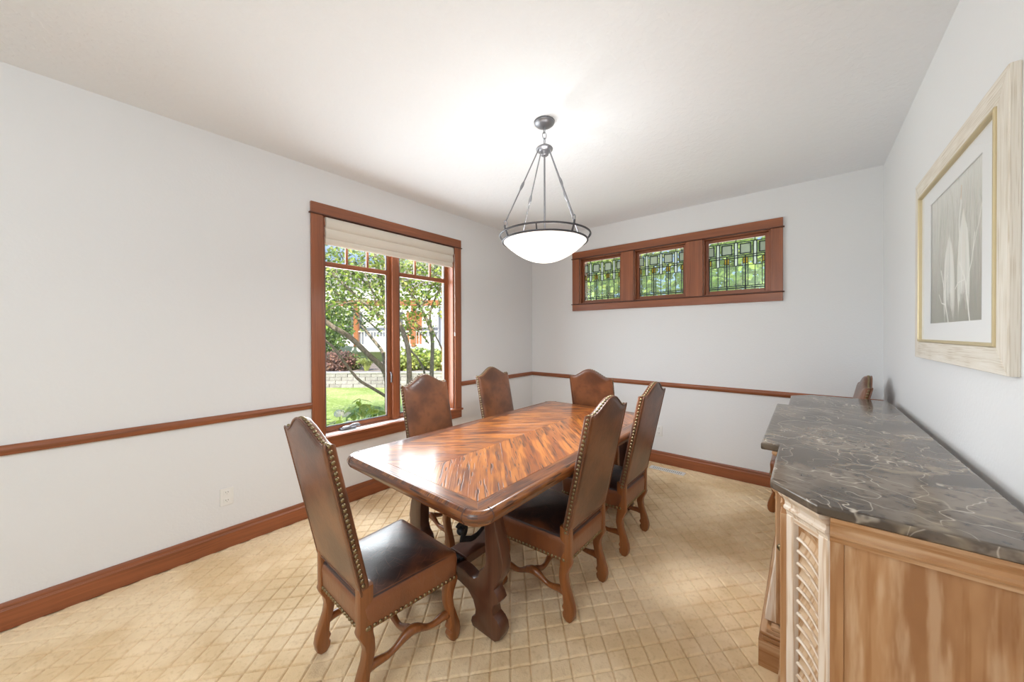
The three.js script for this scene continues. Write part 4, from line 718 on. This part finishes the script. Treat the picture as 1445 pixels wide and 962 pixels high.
for (const [x, d, label, m] of [[575, 13.5, 'leafy pale flowering shrub at the left of the porch bed', M.leafC], [596, 13.9, 'round green shrub in the middle of the porch bed', M.leafA], [618, 13.6, 'pale leaved shrub nearest the grey sided house corner', M.leafC], [640, 13.9, 'green shrub at the right end of the porch bed', M.leafA]]) {
  const s = shrub('hydrangea_shrub', label, onBed(x, 520, d), 0.52, 0.46, 900, m, 0.10, 0.15, 'shrubs along the porch');
  leaves('flower_heads', s, 26, boxUV(new THREE.IcosahedronGeometry(0.075, 1), 'x'), M.bloom, () => [inBall(V(0, 0.42, 0), 0.55, 0.5, 0.55), rr(0.7, 1.2)], false);
}
{ // neighbouring house with a porch
  const o = at(610, 520, 19), h = thing('neighbour_house', 'pale and grey sided house with white porch railing beyond the garden', 'house', [o.x, GY, o.z], Math.atan2(-RGT.z, RGT.x));
  part('wall', box(9, 4.6, 0.3, -4.4, 2.4, -3.0, 'x', 0), M.pale, h);
  for (let k = 0; k < 30; k++) part('siding_board', box(3.4, 0.145, 0.03, 1.95, 0.55 + k * 0.15, -1.02 + 0.004 * (k % 2), 'x', 0), M.siding, h);
  part('wing', box(3.4, 4.7, 2.0, 1.95, 2.5, -2.05, 'x', 0), M.siding, h);
  part('roof', (() => { const g = extrude([[-9.4, 4.6], [4.0, 4.6], [3.2, 6.6], [-8.6, 6.6]], 0.3, 0, false, 1); g.rotateX(-0.5); g.translate(0, 0.6, -1.6); return boxUV(g, 'x'); })(), M.roof, h);
  part('porch_floor', box(7.5, 0.3, 2.0, -3.6, 1.05, -1.9, 'x', 0), M.pale, h);
  part('railing', box(4.6, 0.07, 0.08, -2.2, 2.05, -0.95, 'x', 0), M.pale, h);
  part('railing', box(4.6, 0.07, 0.08, -2.2, 1.30, -0.95, 'x', 0), M.pale, h);
  for (let k = 0; k < 26; k++) part('baluster', box(0.04, 0.75, 0.04, -4.4 + k * 0.172, 1.67, -0.95, 'y', 0), M.pale, h);
  for (const x of [-4.5, -1.25]) part('porch_post', box(0.24, 2.6, 0.24, x, 2.5, -0.95, 'y', 0), M.rust, h);
  part('porch_beam', box(7.8, 0.3, 0.3, -3.7, 3.65, -0.95, 'x', 0), M.rust, h);
  for (const x of [-2.9, -5.4]) { const f = part('window_frame', box(1.1, 1.5, 0.06, x, 2.6, -2.82, 'y', 0), M.pale, h); part('pane', box(0.92, 1.32, 0.03, x, 2.6, -2.78, 'y', 0), M.screen, f); }
  part('door', box(0.95, 2.1, 0.06, -1.75, 2.2, -2.82, 'y', 0), M.rust, h);
}
function farTree(label, c, r, hgt, n, mat, size = 0.22) {
  const t = thing('background_tree', label, 'tree', [c.x, GY, c.z], 0, 'trees beyond the garden');
  part('trunk', tube([[0, -0.05, 0], [0.05, hgt * 0.4, 0.05], [0, hgt * 0.75, 0]], (u) => 0.16 - 0.09 * u, 8, 8), M.bark, t);
  leaves('foliage', t, n, leafGeo(size * 0.7, size), mat, () => [inBall(V(0, hgt * 0.62, 0), r, hgt * 0.44, r), rr(0.6, 1.3)], true);
}
farTree('broad green tree left of the neighbouring house', at(440, 500, 24), 3.2, 4.6, 6000, M.leafA);
farTree('darker tree between neighbouring house and broad green tree', at(430, 500, 17), 2.2, 3.6, 4200, M.leafB);
farTree('loose pale green tree above the neighbouring porch', at(585, 500, 25), 2.8, 8.0, 5000, M.leafC);
farTree('green tree behind the leaded windows, nearest the double window corner', V(-1.6, 0, -4.6), 1.9, 5.6, 4200, M.leafC, 0.15);
farTree('pale green tree behind the middle leaded window', V(0.7, 0, -5.2), 2.0, 6.0, 4600, M.leafC, 0.15);
farTree('dark green tree behind the leaded window closest to the picture wall', V(2.7, 0, -4.4), 1.8, 5.4, 4200, M.leafA, 0.15);
farTree('tall green tree farther out beyond the leaded windows', V(-4.6, 0, -7.5), 2.6, 6.4, 3800, M.leafA, 0.26);
{ // hydrangea right under the double window: large leaves and pale flower heads
  const c = V(-0.75, GY, 2.28);
  const t = thing('window_hydrangea', 'broad leaved hydrangea with white flower heads under the double window', 'shrub', [c.x, GY, c.z]);
  const lg = leafGeo(0.085, 0.125, 0.18), mats = [M.leafA, M.leafB, M.leafC];
  const loc = (px, py, d) => { const r = at(px, py, 1).sub(EYE), p = EYE.clone().addScaledVector(r, (-0.36 - (d - 2.9) * 0.9 - EYE.x) / r.x); return V(p.x - c.x, p.y - GY, p.z - c.z); };
  const stemTo = (p) => part('stem', tube([[p.x * 0.3, 0, p.z * 0.3], [p.x * 0.7, p.y * 0.5, p.z * 0.7], [p.x, p.y, p.z]], 0.006, 8, 5), M.leafA, t);
  const leafAt = (p, yaw, pit, s, m) => { const l = part('leaf', lg, m, t); l.position.copy(p); l.rotation.set(pit, yaw, rr(-0.4, 0.4), 'YXZ'); l.scale.setScalar(s); };
  for (const [px, py, d] of [[508, 563, 3.1], [512, 572, 3.1], [527, 572, 3.05], [500, 578, 3.1], [520, 586, 3.15], [532, 580, 3.1]]) { const p = loc(px, py, d); stemTo(p); for (let k = 0; k < 5; k++) leafAt(p.clone().add(V(rr(-0.03, 0.03), rr(-0.05, 0.03), rr(-0.03, 0.03))), k * 1.35 + rr(-0.4, 0.4), rr(0.1, 0.9), rr(0.7, 1.1), mats[k % 3]); }
  for (let k = 0; k < 60; k++) leafAt(loc(rr(448, 548), rr(590, 622), rr(2.9, 3.5)), rr(0, 6.28), rr(-0.2, 0.9), rr(0.7, 1.15), mats[Math.floor(rnd() * 3)]);
  for (const [px, py, d, r] of [[479, 583, 3.15, 0.052], [489, 585, 3.3, 0.045], [493, 599, 2.95, 0.055], [465, 606, 3.0, 0.045], [474, 612, 2.9, 0.05]]) {
    const p = loc(px, py, d); stemTo(p); const fl = []; for (let k = 0; k < 70; k++) { const a = rr(0, 6.28), u = rr(-0.4, 1), q = Math.sqrt(1 - u * u), g = new THREE.CircleGeometry(0.013, 5); g.lookAt(V(Math.cos(a) * q, u, Math.sin(a) * q)); g.translate(p.x + Math.cos(a) * q * r, p.y + u * r * 0.8, p.z + Math.sin(a) * q * r); fl.push(boxUV(g, 'x')); }
    tag(part('flower_head', join(fl), M.bloom, t), 'white flower head', null, null, 'stuff');
  }
}

scene.traverse((o) => { if (o.isMesh) { o.castShadow = true; o.receiveShadow = true; } if (o.isPointLight) o.castShadow = true; });
renderer.render(scene, camera);
